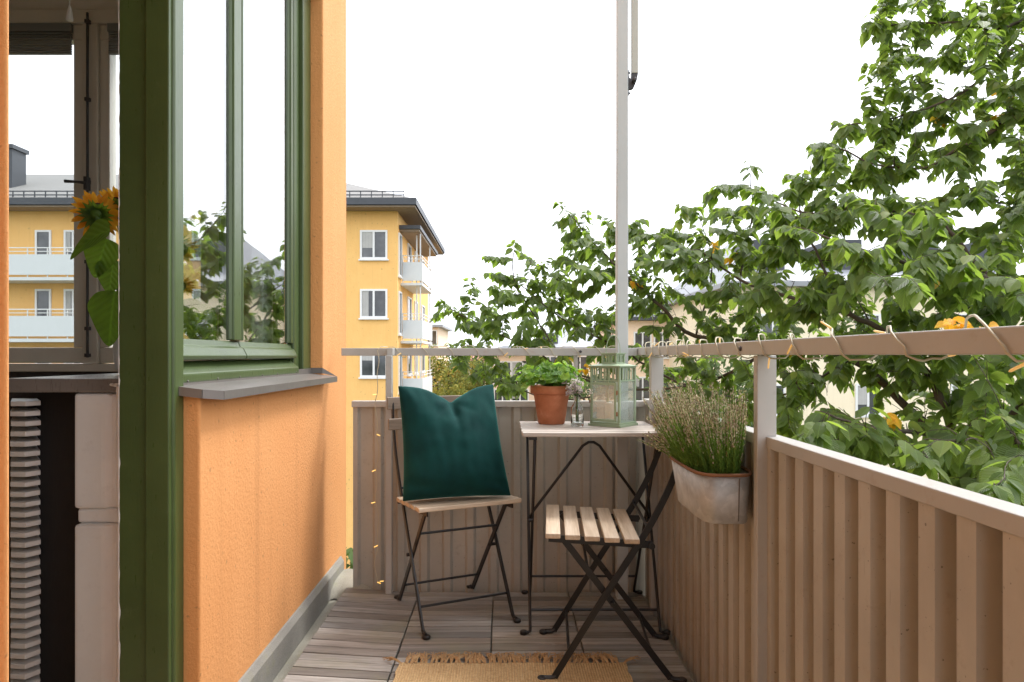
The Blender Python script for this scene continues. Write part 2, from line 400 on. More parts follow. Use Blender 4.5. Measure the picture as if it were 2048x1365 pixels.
# room shell
w=MB(); w.box(-3.4,-.952,-.9,3.25,-.2,-.052); w.build('room_floor',M['room_floor'],hs)
w=MB(); w.box(-3.4,-3.2,-.9,3.10,-.05,2.75); w.box(-3.199,-2.62,3.10,3.25,-.05,2.75); w.box(-1.27,-.951,3.10,3.25,-.05,2.75)
w.box(-2.619,-1.271,3.10,3.25,2.56,2.75); w.build('room_wall',M['room_wall'],hs)
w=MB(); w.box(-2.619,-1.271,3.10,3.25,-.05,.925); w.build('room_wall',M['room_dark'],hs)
# far room window: frame with casements, rod and panes
wf=MB(); Yf=3.10
for x0,x1,z0,z1 in ((-2.62,-1.27,.926,.962),(-2.62,-1.27,2.50,2.56),(-2.62,-2.56,.963,2.499),(-1.33,-1.27,.963,2.499),(-1.905,-1.835,.963,2.499)):
    wf.box(x0,x1,Yf-.02,Yf+.10,z0,z1)
wf=wf.build('window',M['room_frame'],hs,bevel=.004)
for x0,x1 in ((-2.558,-1.907),(-1.833,-1.332)):
    sm=MB(); y0,y1=Yf-.005,Yf+.05; b=.045
    sm.box(x0,x1,y0,y1,.965,1.035); sm.box(x0,x1,y0,y1,2.43,2.498); sm.box(x0,x0+b,y0,y1,1.036,2.429); sm.box(x1-b,x1,y0,y1,1.036,2.429)
    sm.build('casement',M['room_frame'],wf,bevel=.004)
    pm=MB(); pm.box(x0+b,x1-b,Yf+.02,Yf+.024,1.035,2.43); pm.build('pane',M['glass_far'],wf)
    bm_=MB()
    for k in range(9): bm_.box(x0+b+.004,x1-b-.004,Yf-.022,Yf-.006,2.36+k*.011,2.367+k*.011)
    bm_.box(x0+b,x1-b,Yf-.025,Yf-.006,2.46,2.496)
    bm_.build('blind',M['slat_blind'],wf)
ro=MB(); ro.tube([(-1.872,Yf-.032,.99),(-1.872,Yf-.032,2.54)],.006,8)
for z in (1.0,1.12,1.42,1.78,2.15,2.5): ro.box(-1.882,-1.862,Yf-.04,Yf-.021,z-.008,z+.008)
ro.box(-1.88,-1.864,Yf-.05,Yf-.021,1.74,1.80); ro.tube([(-1.872,Yf-.05,1.77),(-1.90,Yf-.062,1.772),(-1.955,Yf-.062,1.775)],[.008,.006,.008],8)
ro.build('window_rod',M['dark_iron'],wf,bevel=.001)
# green doorway post
gp=MB(); gp.box(-.852,-.795,1.62,1.683,-.04,2.5); gp.box(-.92,-.853,1.631,1.683,-.04,2.5)
gp.prism([(-.795,1.632),(-.789,1.637),(-.789,1.683),(-.795,1.683)],2,-.04,2.5)
gp=gp.build('door_post',M['green'],hs,bevel=.004)
pe=MB()      # ragged smear of white paint along its inner edge
vs=[]; fs=[]; nz=240
for i in range(nz+1):
    z_=-.04+2.4*i/nz; ww=max(.0006,.0022*(noise.noise(Vector((z_*9,1,0)))+.35)+.0035*max(0,noise.noise(Vector((z_*40,3,0)))))+(.006*max(0,noise.noise(Vector((z_*22,7,0)))) if .2<z_<.75 else 0)
    vs+=[(-.9206,1.6304,z_),(-.9200+ww,1.6304,z_)]
    if i: fs.append((2*i-2,2*i-1,2*i+1,2*i))
pe.add(vs,fs)
pe.build('paint_smear',M['white_wood'],gp)
# side window: green frame, two sashes
GX=-.832
fm=MB()
fm.box(-.90,-.816,2.655,2.7195,.93,2.5); fm.box(-.90,-.800,2.72,2.828,.93,2.5)
fm.prism([(-.90,.93),(-.797,.93),(-.797,.953),(-.835,.985),(-.90,.985)],1,1.685,2.6545)
fm.build('window_frame',M['green'],hs,bevel=.004)
def sash(y0,y1,l,r):
    s=MB(); xa,xb=GX-.034,GX+.014
    s.prism([(xa,.992),(xb+.012,.988),(xb+.016,.998),(xb+.004,1.022),(xb-.006,1.026),(xb-.012,1.043),(xa,1.045)],1,y0,y1)
    s.box(xa,xb,y0,y0+l,1.046,2.5); s.box(xa,xb,y1-r,y1,1.046,2.5)
    s.prism([(GX,y0+l),(GX+.010,y0+l),(GX,y0+l+.010)],2,1.046,2.5); s.prism([(GX,y1-r),(GX+.010,y1-r),(GX,y1-r-.010)],2,1.046,2.5)
    s=s.build('sash',M['green'],hs,bevel=.004)
    p=MB(); p.box(GX-.003,GX+.001,y0+l,y1-r,1.043,2.5); p.build('pane',M['glass_window'],s)
sash(1.686,2.130,.03,.060); sash(2.135,2.652,.012,.028)
iw=MB(); iw.box(-.97,-.925,2.62,2.72,.95,2.5); iw.build('inner_casing',M['white_wood'],hs,bevel=.004)
# metal sill flashing
sl=MB(); t=.0022
A=[(-.798,1.657),(-.735,1.662),(-.701,1.705),(-.701,2.862)]
zt_in,zt_out=.925,.911
top=[Vector((-.798,1.657,zt_in)),Vector((-.735,1.662,.917)),Vector((-.701,1.705,zt_out)),Vector((-.701,2.862,zt_out)),Vector((-.798,2.828,zt_in)),Vector((-.752,2.862,.919))]
sl.add(top+[v-Vector((0,0,t)) for v in top],[(0,1,2,3,5,4),(10,11,9,8,7,6),(0,4,10,6),(4,5,11,10),(5,3,9,11)])
lip=[top[0],top[1],top[2],top[3]]
for a,b in zip(lip[:-1],lip[1:]):
    a2=a-Vector((0,0,.022)); b2=b-Vector((0,0,.022)); nrm=Vector(((b-a).y,-(b-a).x,0)).normalized()*.0025
    sl.add([a+nrm,b+nrm,b2+nrm,a2+nrm,a,b,b2,a2],[(0,1,2,3),(7,6,5,4),(0,4,5,1),(3,2,6,7),(0,3,7,4),(1,5,6,2)])
sl.box(-.8005,-.7985,1.657,2.828,.922,.946)
sl.add([(-.80,2.826,.925),(-.752,2.826,.925),(-.701,2.864,.911),(-.752,2.826,.948),(-.80,2.826,.948)],[(0,1,2,3,4)])
for y in (1.72,1.9,2.06,2.25,2.4,2.62): sl.lathe([(.003,0),(.003,.003),(.001,.004)],(-.7985,y,.935),8,M=Matrix.Rotation(R(90),3,'Y'))
sl.build('sill_flashing',M['flash'],hs)
# plinth
pl=MB(); pl.prism([(-.75,-.035),(-.733,-.035),(-.733,.058),(-.745,.080),(-.7505,.082)],1,1.69,3.13)
pl.build('plinth',M['concrete'],hs,bevel=.003)

# inside the doorway ------------------------------------------------------
lg=MB(); lg.box(-1.281,-.925,1.742,2.72,.905,.941)
tag(lg.build('window_ledge',M['stone'],bevel=.004),'dark grey ledge with white paint splash inside the doorway, above the radiator','ledge')
sp=MB()
for q in ((-.985,1.7405,.910,.005,.02),(-.985,1.7405,.924,.018,.005),(-1.0,1.7405,.925,.007,.004),(-.972,1.7405,.927,.008,.005)):
    sp.lathe([(q[3],0),(q[3]*.8,.0012)],(q[0],1.7418,q[2]),10,M=Matrix.Rotation(R(90),3,'X')@Matrix.Diagonal((1,q[4]/q[3],1)))
sp.build('paint_splash',M['win_white'],bpy.data.objects['window_ledge'])
pp=MB()
def casing(z0,z1,inset):
    pp.prism([(-.925,1.76),(-.925,1.83),(-1.105,1.83),(-1.105,1.752),(-1.025,1.752-inset),(-1.012,1.764-inset)],2,z0,z1)
casing(-.05,.565,0); casing(.605,.903,0)
pp.prism([(-.925,1.764),(-.925,1.83),(-1.104,1.83),(-1.104,1.764),(-1.02,1.768)],2,.565,.605)
for z0,z1,ya,yb in ((.545,.5655,1.752,1.764),(.604,.625,1.764,1.752)): pass
pl=pp.build('panel_post',M['white_wood'],bevel=.010)
tag(pl,'white painted wooden post with a notch and small hook beside the green doorway post','post')
hk=MB(); hk.tube([(-.93,1.757,.585),(-.955,1.742,.585),(-.957,1.742,.60),(-.957,1.742,.612)],.003,6); hk.build('hook',M['dark_iron'],pl)
rd=thing('radiator','white stacked-fin radiator standing in the doorway under the dark ledge','radiator',(-1.22,1.78,-.05))
fn=MB(); z=.868; k=0
while z>-.04:
    dy=rnd.uniform(-.0015,.0015)
    fn.prism([(-1.281,1.772+dy),(-1.239,1.767+dy),(-1.222,1.80+dy),(-1.30,1.90),(-1.37,1.90)],2,z,z+.0125); z-=.0262
fn.build('fins',M['fin'],rd,bevel=.0012)
bd=MB(); bd.box(-1.46,-1.106,1.905,1.93,-.05,.904); bd.build('void_shade',M['room_dark'],rd)  # added near-black sheet: the shaded void behind the fins, put into colour
pc=thing('pull_cord','white pull cord with tassel weight hanging at top left before the room window','pull cord',P(139,20,2.6))
c_=MB(); c_.tube([P(139,14,2.6),P(139,-60,2.6)],.0025,6); c_.build('cord',M['win_white'],pc)
c_=MB(); q=P(139,42,2.6); c_.lathe([(.011,0),(.0125,.004),(.009,.035),(.005,.052),(.002,.06)],q,12); c_.build('tassel',M['win_white'],pc,smooth=True)

# sunflowers --------------------------------------------------------------
def leaf(mb,p,d,nrm,L,W,droop,fold,tone,shape=((.10,.26),(.32,.47),(.58,.5),(.82,.24)),wav=0):
    d=d.normalized(); s=d.cross(nrm)
    if s.length<1e-5: s=d.orthogonal()
    s.normalize(); nn=s.cross(d).normalized()
    dn=Vector((0,0,-1)); vs=[p]; uv=[(.5,0)]
    for i,(v,h) in enumerate(shape):
        c=p+d*(L*v)+dn*(droop*L*v*v); hw=h*W
        up=nn*(fold*hw)
        wv=nn*(wav*W*(1 if i%2 else -1)) if wav else Vector((0,0,0))
        vs+=[c-s*hw+up+wv,c,c+s*hw+up-wv]; uv+=[(.5-h,v),(.5,v),(.5+h,v)]
    vs.append(p+d*L+dn*(droop*L)); uv.append((.5,1))
    m=len(shape); fs=[(0,2,1),(0,3,2)]
    for i in range(m-1):
        a=1+3*i; fs+=[(a,a+1,a+4,a+3),(a+1,a+2,a+5,a+4)]
    a=1+3*(m-1); e=len(vs)-1; fs+=[(a,a+1,e),(a+1,a+2,e)]
    mb.add(vs,fs,(tone,)*3,uv)
def rv(s=1): return Vector((rnd.uniform(-1,1),rnd.uniform(-1,1),rnd.uniform(-1,1)))*s
HEART=((.02,.28),(.12,.44),(.3,.5),(.52,.40),(.76,.2))
vz=MB(); vz.lathe([(.045,0),(.06,.02),(.066,.08),(.055,.14),(.04,.17),(.046,.19),(.042,.19),(.037,.17),(.05,.13)],(-1.10,2.05,.9415),32,cap1=True)
tag(vz.build('vase',M['win_white'],smooth=True),'white vase holding sunflowers on the dark ledge behind the green doorway post','vase')
def sunflower(head,face,size,label,leaves):
    t_=thing('sunflower',label,'sunflower',(-1.10,2.05,.96),0,'sunflowers in the vase')
    head=Vector(head); f=Vector(face).normalized()
    base=Vector((-1.10+rnd.uniform(-.015,.015),2.05+rnd.uniform(-.015,.015),.96))
    st=MB(); mid=base.lerp(head,.5)+Vector((0,0,.06)); pts=[]
    for i in range(9):
        u=i/8; pts.append(base*(1-u)**2+mid*2*u*(1-u)+(head-f*.012)*u*u)
    st.tube(pts,[.006]*8+[.008],8); st.build('stem',M['stem'],t_,smooth=True)
    a=f.orthogonal().normalized(); b=f.cross(a)
    pe=MB()
    for ring,(nn,ln) in enumerate(((17,1.0),(16,.88))):
        for k in range(nn):
            an=2*math.pi*(k+.5*ring)/nn+rnd.uniform(-.1,.1); r=a*math.cos(an)+b*math.sin(an)
            d=(r+f*rnd.uniform(-.15,.55)).normalized()
            leaf(pe,head+r*size*.36+f*.003*ring,d,f,size*.62*ln*rnd.uniform(.8,1.1),size*.22,.12,.25,rnd.random(),((.12,.35),(.4,.5),(.75,.3)))
    pe.build('petals',M['petal'],t_,smooth=True)
    Mx=Matrix((a,b,f)).transposed()
    dm=MB(); dm.lathe([(size*.40,-.004),(size*.42,.004),(size*.36,.014),(size*.2,.019),(size*.05,.020)],head,20,M=Mx,tone=(.4,)*3); dm.build('flower_disc',M['disc'],t_,smooth=True)
    sp_=MB()
    for k in range(18):
        an=2*math.pi*k/18; r=a*math.cos(an)+b*math.sin(an)
        leaf(sp_,head+r*size*.12-f*.012,(r-f*.35+rv(.15)),-f,size*.55,size*.22,.05,.2,rnd.uniform(.1,.5),((.2,.5),(.6,.3)))
    sp_.lathe([(size*.1,-.02),(size*.4,-.005)],head,14,M=Mx,tone=(.2,)*3)
    sp_.build('sepals',M['leaf_sun'],t_)
    for (p,d,nr,L,W,dr) in leaves:
        lm=MB(); leaf(lm,Vector(p),Vector(d),Vector(nr),L,W,dr,.25,rnd.uniform(.25,.8),HEART,.03); lm.build('leaf',M['leaf_sun'],t_,subsurf=2,smooth=True)
sunflower(P(193,428,1.98),(-.35,.75,.35),.076,'sunflower with drooping leaves, leftmost in the doorway, seen from behind',
  [(P(222,462,1.93),(-.72,-.05,-.22),(-.35,-.8,.5),.125,.115,.45),(P(215,478,1.95),(-.25,-.05,-.8),(.25,-1,.2),.115,.105,.12),(P(228,520,1.96),(-.12,0,-.8),(.3,-1,.3),.10,.09,.1)])
sunflower(P(236,415,2.03),(.1,.7,.45),.076,'sunflower half hidden by the green doorway post, above a hanging leaf with holes',
  [(P(232,582,1.94),(-.10,-.03,-.95),(-.15,-1,.15),.165,.145,.05)])
sunflower(P(352,500,2.12),(.45,-.1,-.75),.085,'wilting sunflower with face hung down behind the window pane, upper one',
  [(P(345,440,2.1),(.55,.1,-.15),(0,-.3,1),.15,.11,.5)])
sunflower(P(350,575,2.15),(.5,.0,-.8),.08,'wilting sunflower drooping lower behind the window pane',
  [(P(365,600,2.12),(.35,.05,-.8),(.5,-.8,.2),.16,.10,.15),(P(395,610,2.2),(.3,.1,-.9),(.4,-.9,.2),.15,.09,.1)])

# ------------------------------------------------------------------ railing
rl=thing('balcony_railing','beige metal balcony railing with ribbed panels, posts and a square top rail','railing',(.6,2.9,-.05))
YR=2.93                              # inner face of the end panel
def ribs(a,b,per,wide,narrow,dep,phase=0):
    s=(per-wide-narrow)/2; out=[]; x=a-per+phase
    while x<b+per:
        out+=[(x,0),(x+wide,0),(x+wide+s,dep),(x+wide+s+narrow,dep)]; x+=per
    o2=[]
    for i in range(len(out)-1):
        (x0,d0),(x1,d1)=out[i],out[i+1]
        if x1<=a or x0>=b: continue
        f0=max(0,(a-x0)/(x1-x0)); f1=min(1,(b-x0)/(x1-x0))
        q0=(x0+(x1-x0)*f0,d0+(d1-d0)*f0); q1=(x0+(x1-x0)*f1,d0+(d1-d0)*f1)
        if not o2: o2.append(q0)
        o2.append(q1)
    return o2
def rib_panel(prof,mk,z0,z1,th):
    mb=MB(); n=len(prof)
    vs=[mk(x,d,z0) for x,d in prof]+[mk(x,d,z1) for x,d in prof]+[mk(x,d+th,z0) for x,d in prof]+[mk(x,d+th,z1) for x,d in prof]
    fs=[]
    for i in range(n-1):
        fs+=[(i,i+1,n+i+1,n+i),(2*n+i+1,2*n+i,3*n+i,3*n+i+1),(n+i,n+i+1,3*n+i+1,3*n+i),(i+1,i,2*n+i,2*n+i+1)]
    fs+=[(0,n,3*n,2*n),(n-1,3*n-1,4*n-1,2*n-1)]
    return mb.add(vs,fs)
pr=ribs(-.648,.655,.0995,.052,.026,-.014,.03)
rib_panel([(x,d+.014) for x,d in pr],lambda x,d,z:(x,YR+d,z),-.045,.79,.001).build('panel',M['panel'],rl,bevel=.0015)
pr=ribs(-3.2,2.929,.0845,.038,.032,.040,.02)
rib_panel(pr,lambda y,d,z:(.606+d,y,z),-.045,.79,.001).build('panel',M['panel'],rl,bevel=.0015)
q=MB(); q.box(-.652,.603,YR-.012,YR+.03,.778,.804); q.build('panel_cap',M['beige'],rl,bevel=.002)
q=MB(); q.box(.604,.647,-3.2,YR+.03,.786,.8125); q.build('panel_cap',M['rail'],rl,bevel=.002)
q=MB(); q.box(-.70,.574,YR+.005,YR+.045,.998,1.031); q.build('top_rail',M['rail'],rl,bevel=.002)
q=MB(); q.box(.576,.616,-3.2,YR+.045,1.0005,1.0335); q.build('top_rail',M['rail'],rl,bevel=.002)
for nm,(x0,x1,y0,y1,z1) in (('post',(-.494,-.468,2.845,2.88,.999)),('post',(.583,.628,1.572,1.596,.9995)),('post',(.581,.631,2.70,2.735,.9995)),('post',(.583,.628,.12,.144,.9995)),('post',(.583,.628,-1.4,-1.376,.9995)),('post',(.302,.318,YR+.013,YR+.03,.998))):
    z0=-.045 if x0!=.302 else .806
    q=MB(); q.box(x0,x1,y0,y1,z0,z1); q.build(nm,M['rail'],rl,bevel=.002)
q=MB(); q.box(-.494,-.468,2.87,YR+.004,.9985,1.0305); q.build('rail_joint',M['rail'],rl,bevel=.002)
for (x,y,ax) in ((.5745,1.66,'Y'),(.327,YR+.004,'X')):
    q=MB(); q.lathe([(.006,0),(.006,.003),(.003,.005)],(x+.002,y,1.016),12,M=Matrix.Rotation(R(-90) if ax=='Y' else R(90),3,ax)); q.build('bolt',M['dark_iron'],rl)
# awning post ------------------------------------------------------------
ap=thing('awning_post','tall pale grey square awning post rising from the corner of the railing','awning post',(.488,2.83,-.035))
q=MB(); q.box(.464,.510,2.80,2.848,-.03,2.75); q.build('pole',M['white_metal'],ap,bevel=.003)
q=MB(); q.box(.526,.553,2.81,2.836,2.163,2.75); q.build('awning_arm',M['arm_metal'],ap,bevel=.002)
q=MB(); q.prism([(.5115,2.16),(.513,2.16),(.517,2.145),(.525,2.138),(.526,2.163),(.553,2.163),(.548,2.135),(.536,2.105),(.530,2.10),(.516,2.098),(.5125,2.08),(.5115,2.08)],1,2.813,2.833)
q.lathe([(.008,-.004),(.008,.026),(.005,.028)],(.535,2.812,2.128),12,M=Matrix.Rotation(R(90),3,'X'))
q.box(.5115,.5145,2.81,2.836,2.07,2.175); q.lathe([(.005,0),(.005,.006)],(.5145,2.82,2.082),8,M=Matrix.Rotation(R(90),3,'Y')); q.lathe([(.005,0),(.005,.006)],(.5145,2.82,2.166),8,M=Matrix.Rotation(R(90),3,'Y'))
q.build('bracket',M['dark_iron'],ap,bevel=.001)

# ------------------------------------------------------------------ string lights
lt=thing('string_lights','cream wire string of small lights wound round the top rail and hanging at left','string lights',(-.53,2.86,1.0))
def wind(a,b,cy,cz,axis,per0,per1,slack,seed):
    rr=random.Random(seed); pts=[]; s=0; L=abs(b-a); ph=rr.uniform(0,6); sg=1 if b>a else -1; sl=0
    per=per0; spots=[]
    while s<L:
        per=per0+(per1-per0)*s/L
        if math.sin(ph)<-.95: sl=slack*rr.uniform(.2,1.4)
        co,si=math.cos(ph),math.sin(ph); k=1/max(abs(co),abs(si)); k=min(k,1.28)
        h=.0235*co*k; v=.021*si*k+(sl*max(0,si) if si>0 else -.004*rr.random())
        p=(a+sg*s+.004*rr.uniform(-1,1),cy+h,cz+v) if axis=='x' else (cy+h,a+sg*s+.004*rr.uniform(-1,1),cz+v)
        pts.append(Vector(p)); 
        step=per/16*(1+.8*si); s+=step; ph+=2*math.pi/16
        if len(pts)%13==6: spots.append(pts[-1])
    return pts,spots
wire=MB(); bulbs=[]
p1,s1=wind(-.50,.56,YR+.025,1.0145,'x',.115,.10,.004,3); wire.tube(p1,.0014,5,cap=True)
p2,s2=wind(2.86,.45,.596,1.017,'y',.11,.21,.012,5); wire.tube(p2,.0018,5)
hp=[]; 
for i in range(60):
    u=i/59; hp.append(Vector((-.535+.006*math.sin(u*19)+.004*math.sin(u*47),2.875+.006*math.cos(u*23),1.02-.99*u)))
wire.tube([Vector((-.50,2.93,1.036)),Vector((-.52,2.89,1.037))]+hp,.0017,5)
wire.build('wire',M['wire'],lt,smooth=True)
def bulb_at(p,d,lit,L=.022):
    d=Vector(d).normalized(); b=MB(); b.tube([p,p+d*.004,p+d*L*.9,p+d*L],[.0015,.0021,.0019,.0008],8); b.build('bulb',M['bulb_lit' if lit else 'bulb'],lt,smooth=True)
for p in s1[::1]: bulb_at(p,(rnd.uniform(-1,1),-.4,rnd.uniform(-.6,.8)),False,.024)
for i,p in enumerate(s2): bulb_at(p,(rnd.uniform(-.6,-.1),rnd.uniform(-1,1),rnd.uniform(-1,.5)),False,.026)
for u in (.19,.36,.52,.66,.84,.985):
    p=hp[int(u*59)]; bulb_at(p,(rnd.choice((-1,1,1)),-.5,rnd.uniform(-.8,.1)),True,.019)
bulb_at(hp[58]+Vector((.012,-.004,.004)),(1,-.4,.2),True,.019)

# ------------------------------------------------------------------ folding chairs
def ease(pts,n=5):
    out=[]
    P_=[Vector((a,b)) for a,b in pts]
    for i in range(len(P_)-1):
        p0=P_[max(i-1,0)];p1=P_[i];p2=P_[i+1];p3=P_[min(i+2,len(P_)-1)]
        for k in range(n):
            t=k/n; out.append(tuple(.5*((2*p1)+(p2-p0)*t+(2*p0-5*p1+4*p2-p3)*t*t+(3*p1-p0-3*p2+p3)*t**3)))
    out.append(tuple(P_[-1])); return out
def make_chair(label):
    t_=thing('folding_chair',label,'chair',(0,0,0),0,'folding bistro chairs')
    sw=.203
    for k in range(5):
        mb=MB(); y0=.003+k*.0595; b=rnd.uniform(.46,.56)
        mb.box(-sw,sw,y0,y0+.0455,.443-.012*k/4,.459-.012*k/4,(b,b*.98,b*.95)); mb.build('seat_slat',M['seat_wood'],t_,bevel=.003,world=False)
    UP=[(.03,.012),(.165,.235),(.285,.425),(.335,.51),(.385,.615),(.418,.72),(.432,.825)]
    LG=[(.055,.435),(.22,.225),(.385,.012)]
    for s in (-1,1):
        mb=MB(); mb.flatbar(ease(UP),s*.178,.020,.007)
        mb.tube([(s*.178,.035,.016),(s*.178,.02,.010),(s*.178,-.002,.009)],[.007,.008,.008],8)
        lg=mb.build('leg',M['black'],t_,world=False,bevel=.001)
        ft=MB(); ft.lathe([(.013,0),(.0145,.004),(.0145,.010),(.011,.013)],(s*.178,-.008,.0005),14); ft.build('foot',M['black'],lg,smooth=False,world=False,bevel=.001)
        mb=MB(); mb.flatbar(LG,s*.160,.020,.007); mb.tube([(s*.16,.38,.016),(s*.16,.395,.010),(s*.16,.412,.009)],[.007,.008,.008],8)
        mb.lathe([(.007,0),(.007,.03),(.004,.032)],(s*.185,.208,.24),10,M=Matrix.Rotation(R(-90*s),3,'Y'))
        lg=mb.build('leg',M['black'],t_,world=False,bevel=.001)
        ft=MB(); ft.lathe([(.013,0),(.0145,.004),(.0145,.010),(.011,.013)],(s*.16,.42,.0005),14); ft.build('foot',M['black'],lg,world=False,bevel=.001)
        mb=MB(); mb.flatbar([(.012,.436),(.33,.421)],s*.168,.022,.006); mb.lathe([(.010,0),(.010,.014)],(s*.172,.325,.421),12,M=Matrix.Rotation(R(90*s),3,'Y')); mb.build('seat_rail',M['black'],t_,world=False)
    def at(poly,z):
        for (a,b),(c,d) in zip(poly[:-1],poly[1:]):
            if min(b,d)<=z<=max(b,d): return a+(c-a)*(z-b)/(d-b)
    for poly,z,x in ((LG,.335,.158),(LG,.085,.158),(UP,.085,.176),(UP,.475,.176)):
        mb=MB(); y=at(poly,z); mb.tube([(-x,y,z),(x,y,z)],.0048,8); mb.build('stretcher',M['black'],t_,world=False)
    for z0,z1,yy in ((.778,.828,.424),(.695,.742,.405)):
        mb=MB(); n=12; vs=[];b=rnd.uniform(.46,.54)
        pl_=[(-sw+2*sw*i/n, yy+.012*(1-(2*i/n-1)**2)) for i in range(n+1)]
        poly=[(x,y-.007) for x,y in pl_]+[(x,y+.006) for x,y in reversed(pl_)]
        mb.prism(poly,2,z0,z1,(b,b,b)); mb.build('back_slat',M['back_wood'],t_,bevel=.003,world=False)
    return t_
ch1=make_chair('wooden slatted folding chair holding the green cushion, at the left of the table')
ch2=copy_tree(ch1); ch2['label']='empty wooden slatted folding chair with black crossed legs at the right, near the rug'
ch1.location=(-.115,2.489,.0); ch1.rotation_euler=(0,0,R(25.0))
ch2.location=(.137,2.275,.0); ch2.rotation_euler=(0,0,R(-94))

# cushion ----------------------------------------------------------------
cb=MB(); n=44
BL,BR,TR,TL=Vector((-.374,2.495,.462)),Vector((.030,2.60,.462)),Vector((-.040,2.725,.888)),Vector((-.409,2.615,.886))
nrm=((BR-BL).cross(TL-BL)).normalized()
if nrm.y>0: nrm=-nrm
def sm(a,b,x):
    x=max(0,min(1,(x-a)/(b-a))); return x*x*(3-2*x)
cv=[]
for side in (1,-1):
    for j in range(n+1):
        for i in range(n+1):
            s=2*i/n-1; t_=2*j/n-1
            # soft corners pushed out, edges pulled in
            ss=s*(1-.055*(1-t_*t_)); tt=t_*(1-.03*(1-s*s))
            u=(ss+1)/2; v=(tt+1)/2
            p=BL*(1-u)*(1-v)+BR*u*(1-v)+TR*u*v+TL*(1-u)*v
            chop=sm(-.15,1,t_)*math.exp(-((s-.06)/.42)**2)
            crease=math.exp(-((s-.06)/.09)**2)*sm(.35,1,t_)
            p=p+(TL-BL)*(-.115*chop-.03*crease)
            th=(max(0,1-abs(s)**2.6)*max(0,1-abs(t_)**2.6))**.55*.082
            th*=1-.35*crease-.12*chop
            rad=math.exp(-((s-.06)**2/.35+(t_-.9)**2/.5))
            ang=math.atan2(t_-.95,s-.06)
            wr=.017*(abs(math.sin(ang*4.5+.6))-.55)*rad*sm(1,.5,t_)*(1-abs(s))
            wr+=.0045*math.sin(s*16+t_*9)*sm(.55,1,abs(s))*sm(.1,.8,abs(t_))*(1-s*s)**.3
            wr+=.009*noise.noise(Vector((s*2.2,t_*2.2,3.0)))+.004*noise.noise(Vector((s*6,t_*4,8.0)))
            wr+=.012*math.sin((t_+.85)*22+s*5)*sm(-.45,-.95,t_)*sm(.2,.9,abs(s))*(1-abs(s))**.3
            bulge=1.15-.3*t_
            p=p+nrm*side*(th*bulge)+nrm*(wr if side>0 else -wr)*min(1,th/.03)
            cv.append(p)
def ix(sd,i,j): return sd*(n+1)*(n+1)+j*(n+1)+i
cf=[]
for j in range(n):
    for i in range(n):
        cf.append((ix(0,i,j),ix(0,i+1,j),ix(0,i+1,j+1),ix(0,i,j+1)))
        cf.append((ix(1,i,j+1),ix(1,i+1,j+1),ix(1,i+1,j),ix(1,i,j)))
# weld the rims
remap={}
for j in range(n+1):
    for i in range(n+1):
        if i in(0,n) or j in (0,n): remap[ix(1,i,j)]=ix(0,i,j)
cf=[tuple(remap.get(q,q) for q in f) for f in cf]
cb.add(cv,cf)
tag(cb.build('cushion',M['velvet'],smooth=True,subsurf=1),'dark green velvet cushion with a dented top, leaning on the left chair','cushion')

# ------------------------------------------------------------------ table
tb=thing('bistro_table','whitewashed slatted folding table with thin black rod legs in the far corner','table',(.32,2.6,0))
zt=.730; xa,xb=.062,.572
ys=2.372; nsl=8; dp=(2.80-ys)/nsl
for k in range(nsl):
    b=rnd.uniform(.43,.55); q=MB(); q.box(xa+rnd.uniform(0,.003),xb,ys+k*dp+.0035,ys+(k+1)*dp-.0035,zt-.015,zt,(b,b*.985,b*.97)); q.build('table_slat',M['table_wood'],tb,bevel=.002)
rr=.0055
for xP,xQ,sg in ((.094,.110,-1),(.560,.545,1)):
    q=MB(); q.tube([(xP,2.77,.708),(xP-.004*0,2.455,.03),(xP,2.448,.012),(xP+sg*.008,2.445,.008),(xP+sg*.022,2.444,.008)],rr,8); lg=q.build('leg',M['black'],tb,smooth=True)
    f=MB(); f.lathe([(.011,0),(.013,.003),(.013,.012),(.010,.015)],(xP+sg*.024,2.444,.0005),12); f.build('foot',M['black'],lg,bevel=.001)
    q=MB(); q.tube([(xQ,2.42,.708),(xQ-.0,2.855,.03),(xQ,2.862,.012),(xQ+sg*.008,2.863,.008),(xQ+sg*.02,2.863,.008)],rr,8); lg=q.build('leg',M['black'],tb,smooth=True)
    f=MB(); f.lathe([(.011,0),(.013,.003),(.013,.010),(.010,.012)],(xQ+sg*.024,2.863,.0005),12); f.build('foot',M['black'],lg,bevel=.001)
    q=MB(); q.box(min(xP,xQ)-.006,max(xP,xQ)+.006,2.40,2.79,.702,.7145)
    q.build('side_bracket',M['black'],tb)
    q=MB(); q.tube([(xP,2.612,.37),(xQ,2.612,.37)],.008,10); q.build('pivot',M['black'],tb)
q=MB(); q.tube([(.10,2.615,.375),(.112,2.612,.405),(.300,2.602,.655),(.322,2.60,.669),(.342,2.60,.669),(.364,2.602,.655),(.545,2.612,.405),(.556,2.615,.375)],.0055,8); q.build('brace',M['black'],tb,smooth=True)
for y,z,x0,x1 in ((2.482,.075,.094,.56),(2.825,.086,.110,.545)):
    q=MB(); q.tube([(x0,y,z),(x1,y,z)],.005,8); q.build('stretcher',M['black'],tb)

